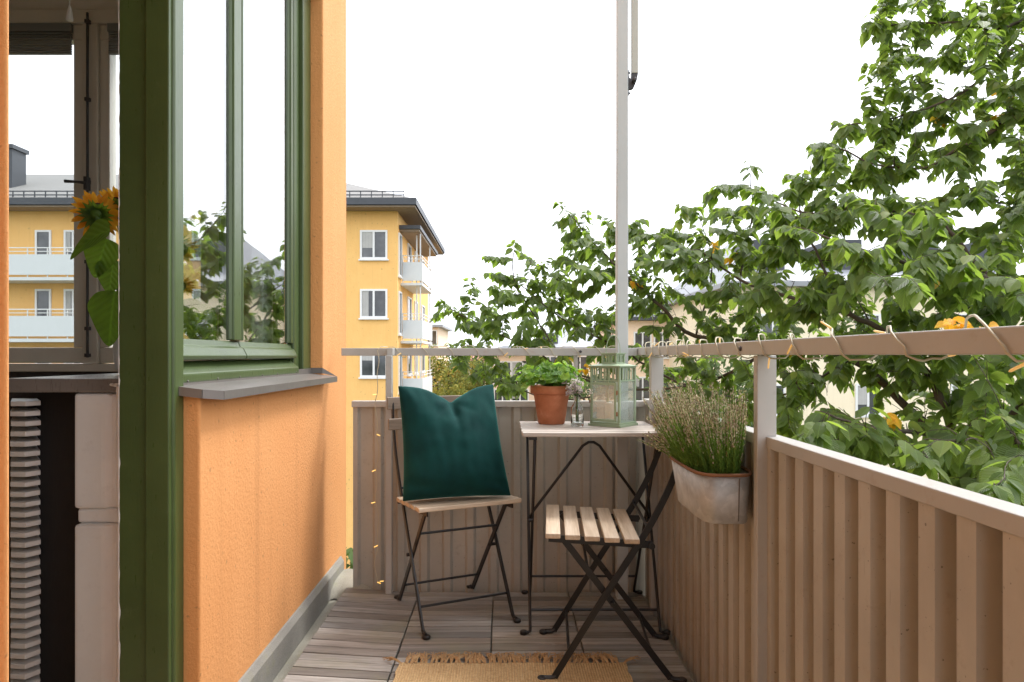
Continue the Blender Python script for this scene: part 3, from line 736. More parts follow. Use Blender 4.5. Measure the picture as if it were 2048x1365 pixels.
# potted plant -----------------------------------------------------------
pt=thing('potted_plant','terracotta pot of bright green leafy plant on the table','potted plant',(.187,2.695,zt))
q=MB(); q.lathe([(.050,0),(.0525,.004),(.070,.115),(.0715,.118),(.080,.119),(.083,.124),(.0835,.148),(.081,.151),(.075,.150),(.0735,.135)],(.187,2.695,zt+.0005),48); q.build('pot',M['terracotta'],pt,smooth=True)
q=MB(); q.lathe([(.001,.137),(.073,.136),(.0735,.134)],(.187,2.695,zt),24,cap0=False,cap1=False); q.build('soil',M['soil'],pt)
lf=MB(); st=MB(); c0=Vector((.187,2.695,zt+.14))
for k in range(175):
    an=rnd.uniform(0,6.283); el=rnd.uniform(.1,1.0); rr_=rnd.uniform(.035,.118)
    e=c0+Vector((math.cos(an)*rr_*1.12,math.sin(an)*rr_,.012+.085*el*(1.2-rr_/.16)+rnd.uniform(-.012,.02)))
    d=Vector((math.cos(an),math.sin(an),.3))
    st.tube([c0+Vector((math.cos(an)*.01,math.sin(an)*.01,0)),c0.lerp(e,.55)+Vector((0,0,.02)),e],[.0016,.0013,.001],5)
    nr=(Vector((0,-.35,.9))+Vector((math.cos(an),math.sin(an),0))*.6+rv(.5)).normalized()
    # rounded scalloped blade
    a=nr.orthogonal().normalized(); b=nr.cross(a); s_=rnd.uniform(.013,.025); m=12; tone=rnd.uniform(.1,1); ro_=rnd.uniform(0,6)
    vs=[e]; uv=[(.5,.5)]
    for i in range(m):
        aa=2*math.pi*i/m; r_=s_*(1 if i%2 else .84)*(0.55 if i==0 else 1); vs.append(e+a*math.cos(aa+ro_)*r_+b*math.sin(aa+ro_)*r_+nr*s_*.28*(1+.6*math.sin(aa*3+ro_))); uv.append((.5+.5*math.cos(aa),.5+.5*math.sin(aa)))
    lf.add(vs,[(0,i+1,(i+1)%m+1) for i in range(m)],(tone,)*3,uv)
lf.build('foliage',M['leaf_gera'],pt,smooth=True); st.build('stems',M['stem'],pt)

# bottle with dried flowers ------------------------------------------------
bo=Vector((.279,2.60,zt+.0008))
q=MB(); q.lathe([(.001,.003),(.020,.002),(.0235,0),(.0245,.004),(.0245,.062),(.022,.074),(.0125,.088),(.0105,.096),(.0105,.112),(.0125,.114),(.0125,.118),(.0085,.118),(.0082,.094),(.0195,.073),(.0222,.062),(.0222,.010),(.019,.008),(.001,.009)],bo,40,cap0=False,cap1=False)
tag(q.build('bottle',M['bottle'],smooth=True),'small clear glass bottle used as a vase between pot and lantern','bottle')
ff=thing('dried_flowers','bunch of dried white and lilac flowers standing in the glass bottle','flowers',bo+Vector((0,0,.01)))
st=MB(); pe=MB()
for k in range(34):
    an=rnd.uniform(0,6.283); sp_=rnd.uniform(.0,.052); e=bo+Vector((math.cos(an)*sp_*1.05-.004,math.sin(an)*sp_,.142+rnd.uniform(-.012,.040)-sp_*.25))
    b0=bo+Vector((rnd.uniform(-.006,.006),rnd.uniform(-.006,.006),.012)); nk=bo+Vector((math.cos(an)*.004,math.sin(an)*.004,.112))
    st.tube([b0,nk,nk.lerp(e,.5)+Vector((0,0,.006)),e],[.0008,.0009,.0008,.0006],4)
    lil=rnd.random()<(.75 if e.x<bo.x else .25)
    for m in range(20):
        p=e+rv(.0095); s_=rnd.uniform(.0022,.0042); d1=rv().normalized(); d2=d1.orthogonal().normalized(); d3=d1.cross(d2)
        tone=rnd.uniform(0,.55) if lil else rnd.uniform(.55,1)
        pe.add([p+d2*s_,p-d2*s_,p+d3*s_,p-d3*s_,p+d1*s_*.5],[(0,2,4),(2,1,4),(1,3,4),(3,0,4)],(tone,)*3)
st.build('stems',M['stem'],ff); pe.build('petals',M['dry_flower'],ff)

# lantern -----------------------------------------------------------------
la=thing('lantern','pale green metal lantern with glass sides and wire handle on the table','lantern',(.421,2.632,zt),R(-39))
h=.064; H0=.016; H1=.165; H2=.226; H3=.238
q=MB(); q.box(-h-.006,h+.006,-h-.006,h+.006,0,.009); q.box(-h-.001,h+.001,-h-.001,h+.001,.0092,H0); q.build('base',M['lantern'],la,world=False,bevel=.001)
q=MB()
for sx in (-1,1):
    for sy in (-1,1): q.box(sx*h-(.009 if sx>0 else 0),sx*h+(.009 if sx<0 else 0),sy*h-(.009 if sy>0 else 0),sy*h+(.009 if sy<0 else 0),H0,H2)
def slots(hh,z0,z1,n_,bar,th):
    for ax in (0,1):
        for sg in (-1,1):
            lo,hi=-hh+.0092,hh-.0092; y0,y1=(sg*hh-th,sg*hh-.001) if sg>0 else (sg*hh+.001,sg*hh+th)
            def bx(a,b,c,d):
                q.box(a,b,y0,y1,c,d) if ax==0 else q.box(y0,y1,a,b,c,d)
            bx(lo,hi,z0,z0+.005); bx(lo,hi,z1-.005,z1)
            stp=(hi-lo)/n_
            for k in range(1,n_): bx(lo+k*stp-bar/2,lo+k*stp+bar/2,z0+.0051,z1-.0051)
slots(h,H1+.006,H2,6,.008,.003); q.build('frame',M['lantern'],la,world=False,bevel=.0007)
q=MB(); q.box(-h-.005,h+.005,-h-.005,h+.005,H2+.0005,H2+.004); q.add([(-h-.003,-h-.003,H2+.0042),(h+.003,-h-.003,H2+.0042),(h+.003,h+.003,H2+.0042),(-h-.003,h+.003,H2+.0042),(-.033,-.033,H3),(.033,-.033,H3),(.033,.033,H3),(-.033,.033,H3)],[(0,1,5,4),(1,2,6,5),(2,3,7,6),(3,0,4,7),(4,5,6,7)]); q.build('lid',M['lantern'],la,world=False)
q=MB(); hh=.033
for sx in (-1,1):
    for sy in (-1,1): q.box(sx*hh-(.0075 if sx>0 else 0),sx*hh+(.0075 if sx<0 else 0),sy*hh-(.0075 if sy>0 else 0),sy*hh+(.0075 if sy<0 else 0),H3+.0005,.275)
slots(hh,H3+.001,.275,4,.005,.003); q.box(-hh-.003,hh+.003,-hh-.003,hh+.003,.2755,.279); q.build('chimney',M['lantern'],la,world=False,bevel=.0006)
q=MB(); pts=[(-.027*math.cos(a_),0,.285+.062*math.sin(a_)) for a_ in [math.pi*i/14 for i in range(15)]]
Mh=Matrix.Rotation(R(39),3,'Z'); q.tube([Mh@Vector(p) for p in [(-.027,0,.277)]+pts+[(.027,0,.277)]],.0014,6); q.build('handle',M['lantern'],la,world=False)
dr=MB(); y0,y1=-h-.004,-h-.0005; a_,b_=-h+.003,h-.012
dr.box(a_,b_,y0,y1,H0+.003,H0+.013); dr.box(a_,b_,y0,y1,H1-.008,H1+.003); dr.box(a_,a_+.010,y0,y1,H0+.0131,H1-.0081); dr.box(b_-.010,b_,y0,y1,H0+.0131,H1-.0081)
dr=dr.build('door',M['lantern'],la,world=False,bevel=.0007)
hg=MB()
for z in (.05,.13): hg.tube([(b_+.003,y0,z-.008),(b_+.003,y0,z+.008)],.003,8)
hg.tube([(a_-.001,y0-.002,.088),(a_-.001,y0-.002,.10)],.003,8); hg.build('hinge',M['rust'],dr,world=False)
q=MB(); q.box(a_+.010,b_-.010,y0+.001,y0+.0025,H0+.013,H1-.008); q.build('pane',M['glass_lantern'],dr,world=False)
for bxs in ((h-.004,h-.0025,-h+.009,h-.009),(-h+.0025,-h+.004,-h+.009,h-.009),(-h+.009,h-.009,h-.004,h-.0025)):
    q=MB(); q.box(*bxs,H0,H1+.005); q.build('pane',M['glass_lantern'],la,world=False)
cd=thing('candle','thick white pillar candle inside the green lantern','candle',(.418,2.628,zt+.0165))
q=MB(); q.lathe([(.027,0),(.028,.002),(.028,.068),(.026,.071),(.018,.069),(.002,.066)],cd.location,32); q.build('wax',M['candle'],cd,smooth=True)
q=MB(); q.tube([cd.location+Vector((0,0,.066)),cd.location+Vector((.001,0,.076))],.0012,6); q.build('wick',M['black'],cd)

# ------------------------------------------------------------------ zinc planter with heather
pn=thing('heather_planter','galvanised zinc planter with rusty rim full of flowering heather, hung on the side panel','planter',(.535,1.80,.60))
def oval(cx,cy,a,b,z,n=64,e=4.2):
    out=[]
    for k in range(n):
        an=2*math.pi*k/n; co,si=math.cos(an),math.sin(an)
        out.append(Vector((cx+a*math.copysign(abs(co)**(2/e),co),cy+b*math.copysign(abs(si)**(2/e),si),z)))
    return out
def loft(mb,rings,caps=(True,False)):
    n=len(rings[0]); vs=[p for r in rings for p in r]
    fs=[(i*n+k,i*n+(k+1)%n,(i+1)*n+(k+1)%n,(i+1)*n+k) for i in range(len(rings)-1) for k in range(n)]
    if caps[0]: fs.append(tuple(range(n-1,-1,-1)))
    if caps[1]: fs.append(tuple((len(rings)-1)*n+k for k in range(n)))
    mb.add(vs,fs); return mb
xw=.602; q=MB()
loft(q,[oval(xw-.060,1.79,.058,.150,.594),oval(xw-.061,1.79,.060,.153,.597),oval(xw-.070,1.785,.069,.172,.714),oval(xw-.070,1.785,.067,.170,.714),oval(xw-.067,1.785,.063,.164,.69)])
q.build('bucket',M['zinc'],pn,smooth=True)
q=MB(); o_=oval(xw-.070,1.785,.070,.173,.716); q.tube(o_+[o_[0]],.0042,8,cap=False); q.build('rim',M['rust'],pn,smooth=True)
q=MB(); q.tube([(xw-.040,1.6368,.602),(xw-.045,1.6128,.708)],.0016,5); q.build('seam',M['flash'],pn)
for y in (1.72,1.88):
    q=MB(); q.box(xw+.0005,xw+.0025,y-.012,y+.012,.70,.7855); q.build('hook_strap',M['zinc'],pn)
q=MB(); loft(q,[oval(xw-.068,1.785,.064,.166,.696)],(False,False)); o_=oval(xw-.068,1.785,.0635,.165,.697); q.add(o_,[tuple(range(len(o_)))]); q.build('soil',M['soil'],pn)
gm=MB(); bm=MB()
def sprig(base,tip,bend,dens):
    pts=[]; mid=base.lerp(tip,.5)+bend
    for i in range(8):
        u=i/7; pts.append(base*(1-u)**2+mid*2*u*(1-u)+tip*u*u)
    gm.tube(pts,[.0011]*5+[.0008,.0006,.0004],4,(.35,)*3)
    L=(tip-base).length; nb=int(L/.0021*dens)
    f0=rnd.uniform(.46,.70)
    for i in range(nb):
        u=rnd.random(); p=base*(1-u)**2+mid*2*u*(1-u)+tip*u*u
        d=(tip-base).normalized(); o=rv(); o=(o-d*o.dot(d)).normalized()
        if u<f0+rnd.uniform(-.08,.08):
            # needle-like green leaves
            l=rnd.uniform(.009,.018)*(1-.2*u); e=p+(o*.7+d*.8).normalized()*l; w_=o.cross(d)*.0014
            gm.add([p-w_,p+w_,e],[(0,1,2)],(min(1,max(0,rnd.gauss(.35+.5*u,.18))),)*3)
        else:
            r=.0025*(1.25-.55*u)*rnd.uniform(.7,1.25); c=p+o*(.0056*(1.2-u*.6)); a=o.orthogonal().normalized()*r; b=o.cross(a).normalized()*r
            up=d*r*1.25
            bm.add([c+a,c+b,c-a,c-b,c+up,c-up],[(0,1,4),(1,2,4),(2,3,4),(3,0,4),(1,0,5),(2,1,5),(3,2,5),(0,3,5)],(min(1,max(0,rnd.gauss(.58-.10*u,.27))),)*3)
hr=random.Random(4)
for k in range(330):
    an=hr.uniform(0,6.283); rr_=math.sqrt(hr.random()); bx=xw-.070+.058*rr_*math.cos(an); by=1.785+.158*rr_*math.sin(an)
    base=Vector((bx,by,.695))
    ox=(bx-(xw-.070))/.058; oy=(by-1.785)/.158
    Lh=hr.choice((hr.uniform(.10,.18),hr.uniform(.16,.23),hr.uniform(.20,.27)))*(1-.18*rr_)
    lean=Vector((ox*.065-.034+hr.uniform(-.018,.018),oy*.075+.02+hr.uniform(-.02,.02),0))
    tip=base+lean*(Lh/.2)+Vector((0,0,Lh))
    tip.x=min(tip.x,.598 if tip.y>1.60 else .57)
    sprig(base,tip,Vector((ox*.006,oy*.010,.012)),1.0)
for k in range(30):   # the loose side shoots that spill over the far end and front
    base=Vector((xw-.10+hr.uniform(-.015,.03),1.86+hr.uniform(-.05,.08),.70)); tip=base+Vector((hr.uniform(-.11,-.03),hr.uniform(-.01,.09),hr.uniform(.03,.15)))
    sprig(base,tip,Vector((-.012,0,.015)),1.0)
gm.build('heather_foliage',M['heather_green'],pn); bm.build('heather_flowers',M['heather_bud'],pn)

# ------------------------------------------------------------------ rug
rg=thing('rug','woven jute rug with knotted fringe in the foreground','rug',(.03,1.6,.002))
q=MB(); nx,ny=60,40; x0,x1,y0,y1=-.338,.392,.95,2.202
vs=[]
for j in range(ny+1):
    for i in range(nx+1):
        x=x0+(x1-x0)*i/nx; y=y0+(y1-y0)*j/ny
        if i in(0,nx): x+=.003*math.sin(j*2.1)
        if j==ny: y+=.003*math.sin(i*1.3)
        vs.append((x,y,.0085+.0012*noise.noise(Vector((x*6,y*6,0)))))
q.add(vs,[(j*(nx+1)+i,j*(nx+1)+i+1,(j+1)*(nx+1)+i+1,(j+1)*(nx+1)+i) for j in range(ny) for i in range(nx)])
ru=q.build('weave',M['jute'],rg); so=ru.modifiers.new('Solid','SOLIDIFY'); so.thickness=.007; so.offset=-1
q=MB()
for k in range(46):
    x=x0+(x1-x0)*(k+.5)/46; ln=rnd.uniform(-.6,.35) if x<.1 else rnd.uniform(-.5,.6)
    if k==0: ln=-1.5
    if k==45: ln=1.5
    for m in range(11):
        b=Vector((x+rnd.uniform(-.003,.003),2.197,.008)); L=rnd.uniform(.045,.085)
        d=Vector((ln+rnd.uniform(-.35,.35),1,0)).normalized()
        pts=[b,b+d*L*.3+Vector((0,0,rnd.uniform(.004,.010))),b+d*L*.65+Vector((rnd.uniform(-.008,.008),0,rnd.uniform(.002,.014))),b+d*L+Vector((rnd.uniform(-.01,.01),0,-.004+rnd.uniform(0,.008)))]
        q.tube(pts,[.0019,.0016,.0014,.001],4)
q.build('fringe',M['fringe'],rg)

# ------------------------------------------------------------------ the elm beside the balcony
tr=thing('elm_tree','large leafy elm with spreading branches growing beside the balcony','tree',(3.0,4.4,-10))
limbs=[]  # list of (points, r0, r1)
def limb(spec,r0,r1):
    pts=[P(*s) if len(s)==3 and abs(s[0])>8 else Vector(s) for s in spec]
    # catmull-rom
    out=[]
    for i in range(len(pts)-1):
        a=pts[max(i-1,0)];b=pts[i];c=pts[i+1];d=pts[min(i+2,len(pts)-1)]
        for k in range(5):
            t_=k/5; q=.5*((2*b)+(c-a)*t_+(2*a-5*b+4*c-d)*t_*t_+(3*b-a-3*c+d)*t_**3)
            out.append(q+rv(.006))
    out.append(pts[-1]); m=len(out)
    r0,r1=(r0,r1) if r0>.1 else (r0*.68,r1*.7)
    limbs.append((out,[r0+(r1-r0)*(i/(m-1))**.8 for i in range(m)]))
T0=(1930,930,3.9)
limb([(3.0,4.4,-10),(2.85,4.2,-5),P(2010,1250,4.05)[:],P(1950,1020,3.95)[:],P(*T0)[:]],.17,.075)
limb([T0,(1887,813,3.8),(1852,746,3.75),(1790,680,3.8),(1700,630,3.9),(1600,600,4.1),(1480,560,4.4),(1400,500,4.6)],.042,.008)
limb([T0,(1820,821,3.9),(1701,718,4.2),(1560,690,4.6),(1391,673,4.9),(1323,614,5.0),(1265,562,5.1),(1200,500,5.2),(1150,440,5.25)],.042,.007)
limb([(1560,690,4.6),(1400,770,5.0),(1310,740,5.2),(1232,693,5.3),(1127,638,5.4),(1040,570,5.5)],.020,.006)
limb([(1400,770,5.0),(1250,780,5.2),(1150,750,5.35),(1108,695,5.4),(1074,638,5.5),(1027,556,5.5),(1029,500,5.5)],.016,.005)
limb([(1250,780,5.2),(1130,740,5.4),(1057,695,5.5),(934,638,5.7),(890,610,5.7)],.013,.005)
limb([(1250,780,5.2),(1120,800,5.3),(1010,770,5.5),(930,730,5.6)],.011,.004)
limb([T0,(2080,770,3.6),(2100,640,3.4),(2048,602,3.35),(1987,570,3.3),(1948,547,3.25),(1861,541,3.2),(1813,528,3.2),(1720,500,3.2),(1640,470,3.3)],.045,.007)
limb([(2100,640,3.4),(2010,580,3.45),(1955,531,3.5),(1884,448,3.6),(1826,428,3.6),(1739,422,3.7),(1619,428,3.9),(1540,400,4.0)],.026,.006)
limb([(2080,770,3.6),(2130,500,3.8),(2110,330,4.0),(2048,231,4.1),(1978,266,4.1),(1923,294,4.1),(1850,335,4.1),(1750,330,4.2),(1670,290,4.3)],.04,.006)
limb([(2110,330,4.0),(2130,150,4.2),(2060,90,4.3),(1991,123,4.3),(1940,176,4.3),(1870,211,4.3),(1790,235,4.35),(1700,250,4.4)],.03,.005)
limb([(2130,150,4.2),(2080,40,4.4),(1990,60,4.4),(1900,45,4.45),(1800,50,4.5),(1745,60,4.5)],.022,.005)
limb([(2080,40,4.4),(2050,-60,4.4),(1950,-100,4.4),(1850,-80,4.4)],.02,.006)
limb([T0,(1850,870,3.3),(1760,860,3.0),(1660,830,2.85)],.025,.006)
limb([T0,(2010,860,3.1),(1930,880,2.75),(1850,880,2.6)],.022,.006)
limb([(2010,860,3.1),(2080,930,2.6),(2000,960,2.4)],.018,.006)
limb([(1700,630,3.9),(1640,520,4.2),(1600,420,4.4),(1622,330,4.5)],.016,.005)
limb([(1480,560,4.4),(1505,430,4.6),(1500,345,4.6)],.012,.004)
limb([(1391,673,4.9),(1425,540,4.9),(1400,440,5.0)],.012,.004)
limb([(1701,718,4.2),(1600,780,4.1),(1500,800,4.3),(1400,780,4.6)],.014,.004)
limb([(2130,500,3.8),(2060,420,3.7),(1980,400,3.7),(1930,370,3.8)],.014,.004)
nodes=[]; 
for pts,rr_ in limbs[1:]:
    for p,r in zip(pts,rr_): nodes.append((p,r))
def pix(p): return (CX+p.x/p.y*K, HY-(p.z-1)/p.y*K)
def pathpt(B,u): return B[0]*(1-u)**3+B[1]*3*u*(1-u)**2+B[2]*3*u*u*(1-u)+B[3]*u**3
twigs=MB(); leaves=MB(); yl=MB(); nleaf=[0]
TR_=random.Random(21)
def inside_keep(p):     # keep clear of the balcony itself
    return not (p.y<3.15 and p.x<.74 and p.z>-.3) and p.y>.9
def grow(tgt,leafy=True,sz=1.0,spread=None):
    best=None
    for (p,r) in nodes:
        d=(p-tgt).length
        if d<.05: continue
        cost=d*(1+ (.35 if p.z>tgt.z+.1 else 0)) + (.25 if p.x<tgt.x-.05 else 0)
        if best is None or cost<best[0]: best=(cost,p,r)
    _,p,r=best; d=tgt-p; L=d.length
    side=d.cross(Vector((0,0,1))).normalized() if abs(d.normalized().z)<.98 else Vector((1,0,0))
    B=[p,p+d*.33+side*TR_.uniform(-.18,.18)*L+Vector((0,0,TR_.uniform(-.08,.16)*L)),p+d*.7+side*TR_.uniform(-.1,.1)*L+Vector((0,0,TR_.uniform(0,.16)*L)),tgt]
    m=max(5,int(L/.07)); pts=[pathpt(B,i/m) for i in range(m+1)]
    r0=min(r*.7,.0035+L*.006)
    twigs.tube(pts,[r0+(.0011-r0)*(i/m) for i in range(m+1)],5)
    for i,q in enumerate(pts[:-2]): nodes.append((q,max(.0025,r0*(1-i/m))))
    if leafy:
        cover=min(L,TR_.uniform(.34,.62)); u0=1-cover/L; step=.0100*sz
        nl=max(4,int(cover/step)); sd=TR_.choice((-1,1))
        for i in range(nl):
            u=u0+(1-u0)*(i+.5)/nl; q=pathpt(B,u); tn=(pathpt(B,min(1,u+.03))-pathpt(B,max(0,u-.03))).normalized()
            if TR_.random()<.10: sd=-sd; continue
            sv=tn.cross(Vector((0,0,1))); 
            if sv.length<.1: sv=Vector((1,0,0))
            sv.normalize(); sd=-sd
            dd=(tn*.45+sv*sd*.75+Vector((0,0,-.55))+Vector((TR_.uniform(-.45,.45),TR_.uniform(-.45,.45),TR_.uniform(-.5,.25)))).normalized()
            nr=(Vector((0,0,1))+sv*sd*.5+Vector((TR_.uniform(-.6,.6),TR_.uniform(-1.1,.3),0))).normalized()
            Lf=TR_.choice((TR_.uniform(.032,.052),TR_.uniform(.044,.068),TR_.uniform(.05,.08)))*sz*(.75+.5*min(1,(1-u)/(1-u0)+.25)) 
            pet=q+dd*.008
            if not inside_keep(pet+dd*Lf): continue
            tone=min(1,max(0,TR_.gauss(.42,.2)+(.25 if u>.9 else 0)))
            leaf(leaves,pet,dd,nr,Lf,Lf*TR_.uniform(.72,.92),TR_.uniform(.05,.55),TR_.uniform(-.05,.38),tone); nleaf[0]+=1
def depth_at(px,py):
    b=None
    for pts,_ in limbs[1:]:
        for p in pts[::2]:
            x,y=pix(p); d=(x-px)**2+(y-py)**2
            if b is None or d<b[0]: b=(d,p.y)
    return b[1]
tips=[(878,597),(868,635),(940,556),(969,512),(1030,478),(925,591),(922,618),(896,685),(934,676),(1063,521),(1095,515),(1115,403),(1111,447),(1124,480),(1177,418),(1227,436),(1262,453),(1288,439),(1353,406),(1397,412),(1436,380),(1500,319),(1432,373),(1522,367),(1480,415),(1539,380),(1571,351),(1619,290),(1622,312),(1606,344),(1670,242),(1672,283),(1736,191),(1727,123),(1720,57),(1742,22),(1775,4),(1760,149),(985,600),(1005,640),(1060,600),(1150,560),(1180,500),(1120,590),(1010,560),(1080,680),(960,640),(1190,620),(1150,660),(1110,540),(905,612),(950,575),(975,545),(1000,540),(1045,505),(1085,540),(1075,560),(1035,590),(980,620),(1140,430),(1160,450),(1200,430),(1245,450),(1215,470),(1100,640),(1010,665),(960,665),(925,655),(1130,520),(1165,520),(1200,560),(1060,640),(940,755),(1000,785),(915,735),(1015,760),(965,725),(1040,770)]
for (px,py) in tips:
    z=depth_at(px,py)+TR_.uniform(-.2,.2); q=P(px,py,z)
    if inside_keep(q): grow(q,True,1.0)
poly=[(900,640),(985,560),(1030,530),(1090,560),(1130,450),(1240,470),(1360,430),(1500,370),(1530,410),(1620,320),(1680,260),(1740,200),(1740,30),(1800,-80),(2180,-120),(2180,1080),(1960,1010),(1560,890),(1330,760),(1180,730),(1030,790),(960,760),(910,690)]
def inpoly(x,y):
    c=False; n_=len(poly)
    for i in range(n_):
        (xa,ya),(xb_,yb)=poly[i],poly[(i+1)%n_]
        if (ya>y)!=(yb>y) and x<(xb_-xa)*(y-ya)/(yb-ya)+xa: c=not c
    return c
def dens(x,y):
    if x<1250: return 1.0
    if y<270: return .78 if x>1800 else .85
    if y<660: return 1.0 if x<1900 else .75
    if x<1560: return .75
    if y>840: return 1.0
    return .72
cand=[]
while len(cand)<1450:
    x=TR_.uniform(880,2180); y=TR_.uniform(-110,1070)
    if not inpoly(x,y) or TR_.random()>dens(x,y): continue
    if any((x-a)**2+(y-b)**2<9**2 for a,b,_ in cand[-400:]): continue
    z=depth_at(x,y)+TR_.gauss(0,.28)
    if y>830 and x>1600: z=min(z,TR_.uniform(2.8,3.6))
    q=P(x,y,z)
    if not inside_keep(q) or z<1.9: continue
    cand.append((x,y,q))
nodep=[p for p,_ in nodes]
cand.sort(key=lambda c:min((c[2]-p).length for p in nodep))
for x,y,q in cand: grow(q,True,1.05 if q.y<3.4 else 1.0)
for k in range(520):   # bare twigs
    x,y=(TR_.uniform(1350,2100),TR_.uniform(620,900)) if k<190 else (TR_.uniform(1800,2100),TR_.uniform(60,300)) if k<300 else (TR_.uniform(950,1950),TR_.uniform(560,760))
    if not inpoly(x,y): continue
    q=P(x,y,depth_at(x,y)+TR_.uniform(-.3,.3))
    if inside_keep(q): grow(q,False)
for (px,py,n_) in ((1432,488,4),(1462,512,3),(1896,648,7),(1965,655,2),(2000,180,2),(1990,240,4),(1868,244,3),(1772,835,4),(1268,568,2),(1172,735,4),(1585,700,2),(1860,560,1),(1130,720,2)):
    z=depth_at(px,py); 
    if py>600 and px>1800: z=2.5
    q=P(px,py,z)
    for i in range(n_*2):
        b=q+Vector((TR_.uniform(-.035,.035),TR_.uniform(-.04,.04),TR_.uniform(-.02,.02)))
        leaf(yl,b,Vector((TR_.uniform(-1,1),-.3,TR_.uniform(-.9,.1))),Vector((TR_.uniform(-.4,.4),-.8,.6)),TR_.uniform(.04,.065),.030,.3,.35,TR_.random())
    grow(q+Vector((0,0,.01)),False)
tk=MB(); tk.tube(limbs[0][0],limbs[0][1],12); tk.build('trunk',M['bark'],tr,smooth=True)
lm=MB()
for pts,rr_ in limbs[1:]: lm.tube(pts,rr_,8)
lm.build('limbs',M['bark'],tr,smooth=True)
tag(twigs.build('twigs',M['bark'],tr,smooth=True),kind='stuff')
leaves.build('crown',M['leaf'],tr)
yl.build('yellow_leaves',M['leaf_yellow'],tr)['label']='bright yellow autumn leaves'
print('leaves',nleaf[0],'nodes',len(nodes))

# ------------------------------------------------------------------ buildings across the yard
def window(parent,x0,x1,z0,z1,y,mull=1,fr=.09,name='window',axis=1):
    # frame proud of a wall facing -y (axis 1) or +x (axis 0)
    q=MB()
    def bx(a,b,c,d,d0,d1):
        q.box(a,b,y-d1,y-d0,c,d) if axis==1 else q.box(y+d0,y+d1,a,b,c,d)
    bx(x0,x1,z0,z0+fr,.0,.07); bx(x0,x1,z1-fr,z1,.0,.07); bx(x0,x0+fr,z0+fr,z1-fr,.0,.07); bx(x1-fr,x1,z0+fr,z1-fr,.0,.07)
    for k in range(mull):
        c=x0+(x1-x0)*(k+1)/(mull+1); bx(c-fr*.5,c+fr*.5,z0+fr,z1-fr,.0,.07)
    bx(x0-.06,x1+.06,z0-.07,z0-.003,.0,.12)
    o=q.build(name,M['win_white'],parent)
    q=MB(); (q.box(x0+fr,x1-fr,y-.02,y-.004,z0+fr,z1-fr) if axis==1 else q.box(y+.004,y+.02,x0+fr,x1-fr,z0+fr,z1-fr)); q.build('pane',M['pane'],o)
    if axis==1 and (x1-x0)>.8 and (z1-z0)>1.2:
        hh=random.Random(int(x0*97+z0*31)); kind=hh.random(); zc=z1-fr
        if kind<.75:
            lo=z0+fr if kind<.3 else z1-(z1-z0)*hh.uniform(.25,.7)
            w_=(x1-x0-2*fr)*(hh.uniform(.18,.35) if kind<.5 else .48)
            q=MB()
            for k in range(7): a=x0+fr+.01+w_*k/7; q.box(a,a+w_/7-.004,y-.034-.006*(k%2),y-.022-.006*(k%2),lo,zc)
            q.build('curtain',M['curtain'],o)
    return o
ab=thing('apartment_building','yellow apartment building with white balconies beyond the end of the balcony','building',(-14,38,-10))
YF=32.0; XS=-5.0
q=MB(); q.box(-30,XS,YF,45,-10,7.75); q.build('wall',M['yellow'],ab)
flo=[5.50,2.74,-.03,-2.8]
for i,z in enumerate(flo):
    window(ab,-6.74,-5.46,z,z+1.36,YF)
    if i<3:
        for x0,x1 in ((-14.6,-13.7),(-17.6,-16.6)): window(ab,x0,x1,z,z+1.36,YF)
        for x0,x1,m in ((-21.95,-21.2,0),(-20.6,-19.75,1),(-24.6,-23.6,1)): window(ab,x0,x1,z-.15,z+1.36,YF,m)
    for (y0,y1,zb) in ((32.25,33.1,-.75),(35.2,36.5,0),(38.0,39.2,0),(41.2,42.6,0)): window(ab,y0,y1,z+zb,z+1.3,XS,0,.08,'window',0)
rf=MB()
ev=MB(); ev.box(-30.9,-4.05,31.05,45.9,7.75,7.83); ev.build('soffit',M['soffit'],ab)
rf.add([(-31,30.95,7.84),(-3.98,30.95,7.84),(-3.98,46,7.84),(-31,46,7.84),(-31,30.95,8.15),(-3.98,30.95,8.15),(-3.98,46,8.15),(-31,46,8.15)],[(0,1,5,4),(1,2,6,5),(2,3,7,6),(3,0,4,7)])
rf.build('gutter',M['roof_dark'],ab)
rf=MB(); rf.add([(-31,31,8.1),(-4,31,8.1),(-4,46,8.1),(-31,46,8.1),(-27,38.5,11.2),(-11,38.5,11.2)],[(0,1,5,4),(1,2,5),(2,3,4,5),(3,0,4)])
ro_=rf.build('roof',M['roof_tile'],ab)
sg=MB()
for x in [-4.6-.5*k for k in range(50)]: sg.box(x-.02,x+.02,31.4,31.44,8.2,8.55)
for z in (8.35,8.52): sg.box(-30,-4.6,31.38,31.42,z,z+.05)
sg.build('snow_guard',M['roof_dark'],ro_)
ck=MB(); ck.box(-25.4,-24.5,34,35,9,11.3); ck.box(-25.5,-24.4,33.9,35.1,11.3,11.5); ck.build('chimney',M['roof_dark'],ro_)
cn=MB(); cn.box(-5,-4.05,32.6,41,6.92,7.02); cn.build('canopy_soffit',M['soffit'],ab)
cn=MB(); cn.box(-5.0,-3.98,32.5,41.1,7.025,7.2); cn.build('canopy_roof',M['roof_dark'],ab)
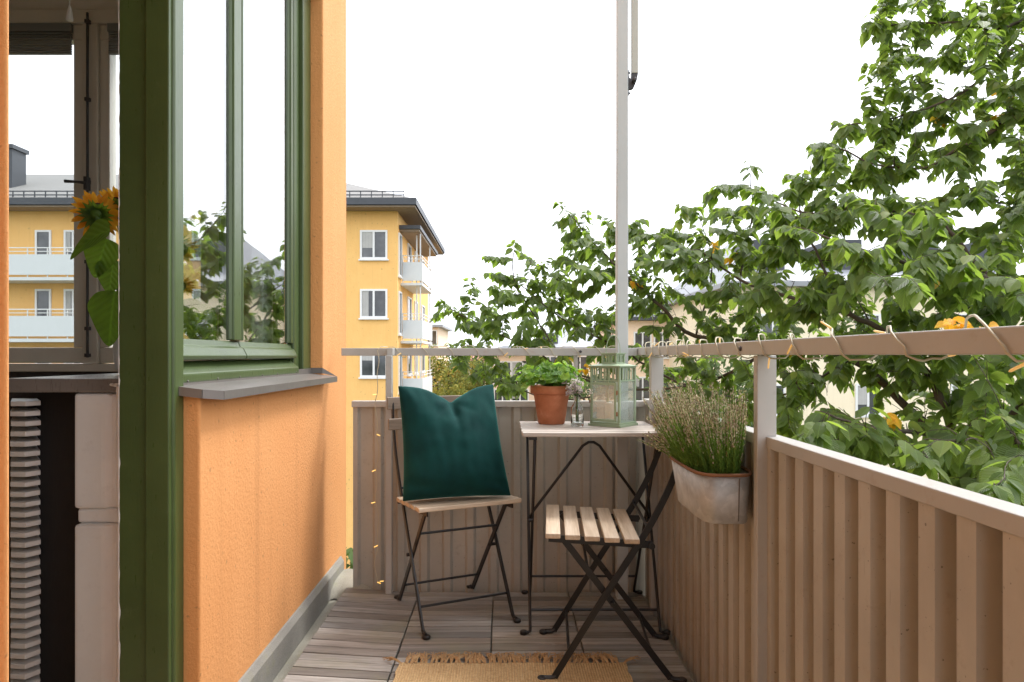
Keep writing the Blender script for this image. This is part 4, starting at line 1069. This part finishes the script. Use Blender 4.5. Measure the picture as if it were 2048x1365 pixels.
for i,z in enumerate((4.50,1.70,-1.12,-3.9)):
    b=MB(); b.box(-4.995,-3.95,33.0,37.6,z-.12,z); bo_=b.build('balcony',M['bwhite'],ab)
    b=MB(); b.box(-4.9,-3.95,33.0,33.05,z+.10,z+1.0); b.box(-4.0,-3.95,33.051,37.6,z+.10,z+1.0); b.build('balcony_panel',M['bwhite'],bo_)
    b=MB()
    for z2 in (1.14,1.3): b.box(-4.95,-3.95,33.0,33.03,z+z2,z+z2+.03); b.box(-3.98,-3.95,33.031,37.6,z+z2,z+z2+.03)
    for x in (-4.9,-4.45,-3.97): b.box(x-.02,x+.02,33.06,33.1,z,z+1.33)
    for y in (34.5,36,37.5): b.box(-4.05,-4.01,y-.02,y+.02,z,z+1.33)
    b.build('balcony_rail',M['win_white'],bo_)
po=MB()
for x,y in ((-4.07,33.2),(-4.07,37.4),(-4.3,33.6)): po.tube([(x,y,-10),(x,y,6.9)],.035,6)
po.build('balcony_pole',M['bwhite'],ab)
for i,z in enumerate((4.62,1.85,-.95)):
    b=MB(); b.box(-26,-17.8,30.7,31.99,z-.25,z-.1); bo_=b.build('balcony',M['bwhite'],ab)
    b=MB(); b.box(-26,-17.8,30.7,30.75,z,z+.92); b.build('balcony_panel',M['bwhite'],bo_)
    b=MB(); b.box(-26,-17.8,30.7,30.73,z+1.2,z+1.24); b.box(-26,-17.8,30.7,30.73,z+1.04,z+1.07)
    for k in range(10): b.box(-26+.9*k,-25.96+.9*k,30.76,30.8,z-.1,z+1.24)
    b.build('balcony_rail',M['win_white'],bo_)

def block(name,label,px0,px1,Y,eave,ridge,mat,roof,wins=(),depth=12,hip=.25,extra=None):
    a=(px0-CX)/K*Y; b=(px1-CX)/K*Y; ze=1-(eave-HY)/K*Y; zr=1-(ridge-HY)/K*(Y+depth*.5)
    t_=thing(name,label,'building',((a+b)/2,Y+depth/2,-10))
    q=MB(); q.box(a,b,Y,Y+depth,-10,ze); q.build('wall',mat,t_)
    q=MB(); o=.5; hx=(b-a)*hip
    q.add([(a-o,Y-o,ze+.01),(b+o,Y-o,ze+.01),(b+o,Y+depth+o,ze+.01),(a-o,Y+depth+o,ze+.01),(a-o,Y-o,ze+.22),(b+o,Y-o,ze+.22),(b+o,Y+depth+o,ze+.22),(a-o,Y+depth+o,ze+.22),(a+hx,Y+depth/2,zr),(b-hx,Y+depth/2,zr)],
      [(3,2,1,0),(0,1,5,4),(1,2,6,5),(2,3,7,6),(3,0,4,7),(4,5,9,8),(5,6,9),(6,7,8,9),(7,4,8)])
    rf_=q.build('roof',roof,t_)
    for wx,wz,ww,wh in wins:
        x=(wx-CX)/K*Y; z=1-(wz-HY)/K*Y; window(t_,x-ww/2,x+ww/2,z-wh/2,z+wh/2,Y)
    return t_,rf_,a,b,ze,zr
block('far_building','narrow pale peach building just right of the yellow apartment building',846,876,66,655,640,M['peach'],M['roof_grey'],((862,676,1.2,1.5),))
block('far_building','distant gabled house with reddish roof behind the low trees',935,972,85,722,698,M['peach'],M['roof_red'],((952,735,1.4,1.5),),12,.0)
block('far_building','peach building with dark roof behind the terracotta pot',985,1075,46,708,692,M['peach'],M['roof_dark'],((1005,745,1.2,1.5),(1040,745,1.2,1.5),(1062,745,1.2,1.5),(1005,800,1.2,1.5),(1040,800,1.2,1.5)))
t_,rf_,a,b,ze,zr=block('far_building','low building with broad pale grey roof and dark dormer behind the awning post',1062,1262,58,700,655,M['cream'],M['roof_grey'],((1100,730,1.3,1.5),(1160,730,1.3,1.5),(1210,730,1.3,1.5)))
q=MB(); x=(1098-CX)/K*58; q.box(x-.8,x+.8,58.5,61,1.3,2.9); q.build('dormer',M['roof_dark'],rf_)
block('far_building','peach building with dark tiled roof right of the awning post',1255,1400,42,642,612,M['peach'],M['roof_dark'],((1285,690,1.1,1.6),(1325,690,1.1,1.6),(1365,690,1.1,1.6),(1285,780,1.1,1.6),(1325,780,1.1,1.6),(1365,780,1.1,1.6)))
t_,rf_,a,b,ze,zr=block('far_building','long cream building with grey roof seen through the elm branches',1470,2500,30,575,480,M['cream'],M['roof_grey'],tuple((x,y,1.1,1.4) for x in range(1545,2460,190) for y in (660,800)),14,.1)
q=MB()
for px in (1560,1720,1880,2040): 
    x=(px-CX)/K*30; q=MB(); q.box(x-.7,x+.7,31.2,34,ze+.9,ze+2.3); q.build('dormer',M['roof_dark'],rf_)
q=MB(); x=(1480-CX)/K*30
# far trees ---------------------------------------------------------------
def far_tree(px,py,Y,r,label,mat,n_,leafs,seed):
    rr_=random.Random(seed); c=P(px,py,Y); t_=thing('far_tree',label,'tree',(c.x,c.y,-10),0,'trees beyond the yard')
    q=MB(); q.tube([(c.x,c.y,-10),(c.x+.2,c.y,c.z-r*.6),(c.x,c.y,c.z)],[.3,.2,.08],8)
    for k in range(7):
        e=c+Vector((rr_.uniform(-1,1),rr_.uniform(-1,1),rr_.uniform(-.3,.8)))*r*.7; q.tube([(c.x,c.y,c.z-r*.8),c.lerp(e,.5),e],[.12,.07,.03],5)
    q.build('trunk',M['bark'],t_)
    q=MB(); cl=[]
    for k in range(n_):
        d=Vector((rr_.gauss(0,1),rr_.gauss(0,1),rr_.gauss(0,1))).normalized()*r*rr_.uniform(.45,1.0); d.z*=1.05; cl.append((c+d,rr_.uniform(.16,.30)*r,rr_.gauss(.45,.2)))
    for (p,s,tn) in cl:
        for k in range(leafs):
            d=Vector((rr_.gauss(0,1),rr_.gauss(0,1),rr_.gauss(0,1)))*s*.55; a=Vector((rr_.gauss(0,1),rr_.gauss(0,1),rr_.gauss(0,1))).normalized(); b=a.orthogonal().normalized(); l=rr_.uniform(.08,.16)*max(1,r/3.2)
            o=p+d; q.add([o-a*l,o+b*l*.6,o+a*l,o-b*l*.6],[(0,1,2,3)],(min(1,max(0,tn+rr_.gauss(0,.15))),)*3)
    q.build('crown',mat,t_)
far_tree(885,772,50,2.5,'yellowing autumn birch just right of the yellow apartment building',M['far_leaf'],60,60,1)
far_tree(925,778,56,2.6,'yellow green tree between the birch and the cushion top',M['far_leaf'],60,60,2)
far_tree(945,752,64,2.2,'dark green tree standing behind the yellowing trees',M['far_leaf_dark'],50,50,3)
far_tree(870,830,44,2.4,'low yellow green tree nearest the white balconies',M['far_leaf'],50,60,4)
far_tree(1420,830,24,2.2,'green bushy tree behind the heather and the elm branches',M['far_leaf_dark'],50,60,5)
far_tree(1180,812,40,2.4,'green tree seen behind the lantern and table',M['far_leaf_dark'],50,50,6)
far_tree(698,1290,11,1.6,'green bush far below, glimpsed in the gap beside the wall end',M['far_leaf_dark'],40,70,8)

# ------------------------------------------------------------------ light and camera
SUN_EL,SUN_AZ=R(55),R(50)      # azimuth measured clockwise from +Y: sun to the right, a little ahead
wd=bpy.data.worlds.new('World'); bpy.context.scene.world=wd; wd.use_nodes=True
nt=wd.node_tree; nt.nodes.clear()
sky=nt.nodes.new('ShaderNodeTexSky'); sky.sky_type='NISHITA'; sky.sun_disc=False; sky.sun_elevation=SUN_EL; sky.sun_rotation=SUN_AZ; sky.air_density=1.0; sky.dust_density=4.0; sky.ozone_density=1.0
hs_=nt.nodes.new('ShaderNodeHueSaturation'); hs_.inputs['Saturation'].default_value=.10; hs_.inputs['Value'].default_value=1.0
mx=nt.nodes.new('ShaderNodeMix'); mx.data_type='RGBA'; mx.inputs[0].default_value=.65; mx.inputs[7].default_value=(9.3,9.7,10.5,1)
bg=nt.nodes.new('ShaderNodeBackground'); bg.inputs[1].default_value=.12
ou=nt.nodes.new('ShaderNodeOutputWorld')
nt.links.new(sky.outputs[0],hs_.inputs['Color']); nt.links.new(hs_.outputs[0],mx.inputs[6]); nt.links.new(mx.outputs[2],bg.inputs[0]); nt.links.new(bg.outputs[0],ou.inputs[0])
sl_=bpy.data.lights.new('sun','SUN'); sl_.energy=1.3; sl_.angle=R(14); sl_.color=(1,.98,.96)
so_=bpy.data.objects.new('sun',sl_); C.objects.link(so_)
d=Vector((math.sin(SUN_AZ)*math.cos(SUN_EL),math.cos(SUN_AZ)*math.cos(SUN_EL),math.sin(SUN_EL)))
so_.rotation_euler=d.to_track_quat('Z','Y').to_euler()
cam=bpy.data.cameras.new('camera'); co=bpy.data.objects.new('camera',cam); C.objects.link(co)
co.location=(0,0,1); co.rotation_euler=(R(90),0,0); cam.lens=24; cam.sensor_width=36; cam.shift_x=(1024-CX)/2048; cam.shift_y=(HY-682.5)/2048
cam.clip_start=.02; cam.clip_end=3000
sc=bpy.context.scene; sc.camera=co
sc.view_settings.view_transform='Standard'; sc.view_settings.look='None'; sc.view_settings.exposure=1.28; sc.view_settings.gamma=1
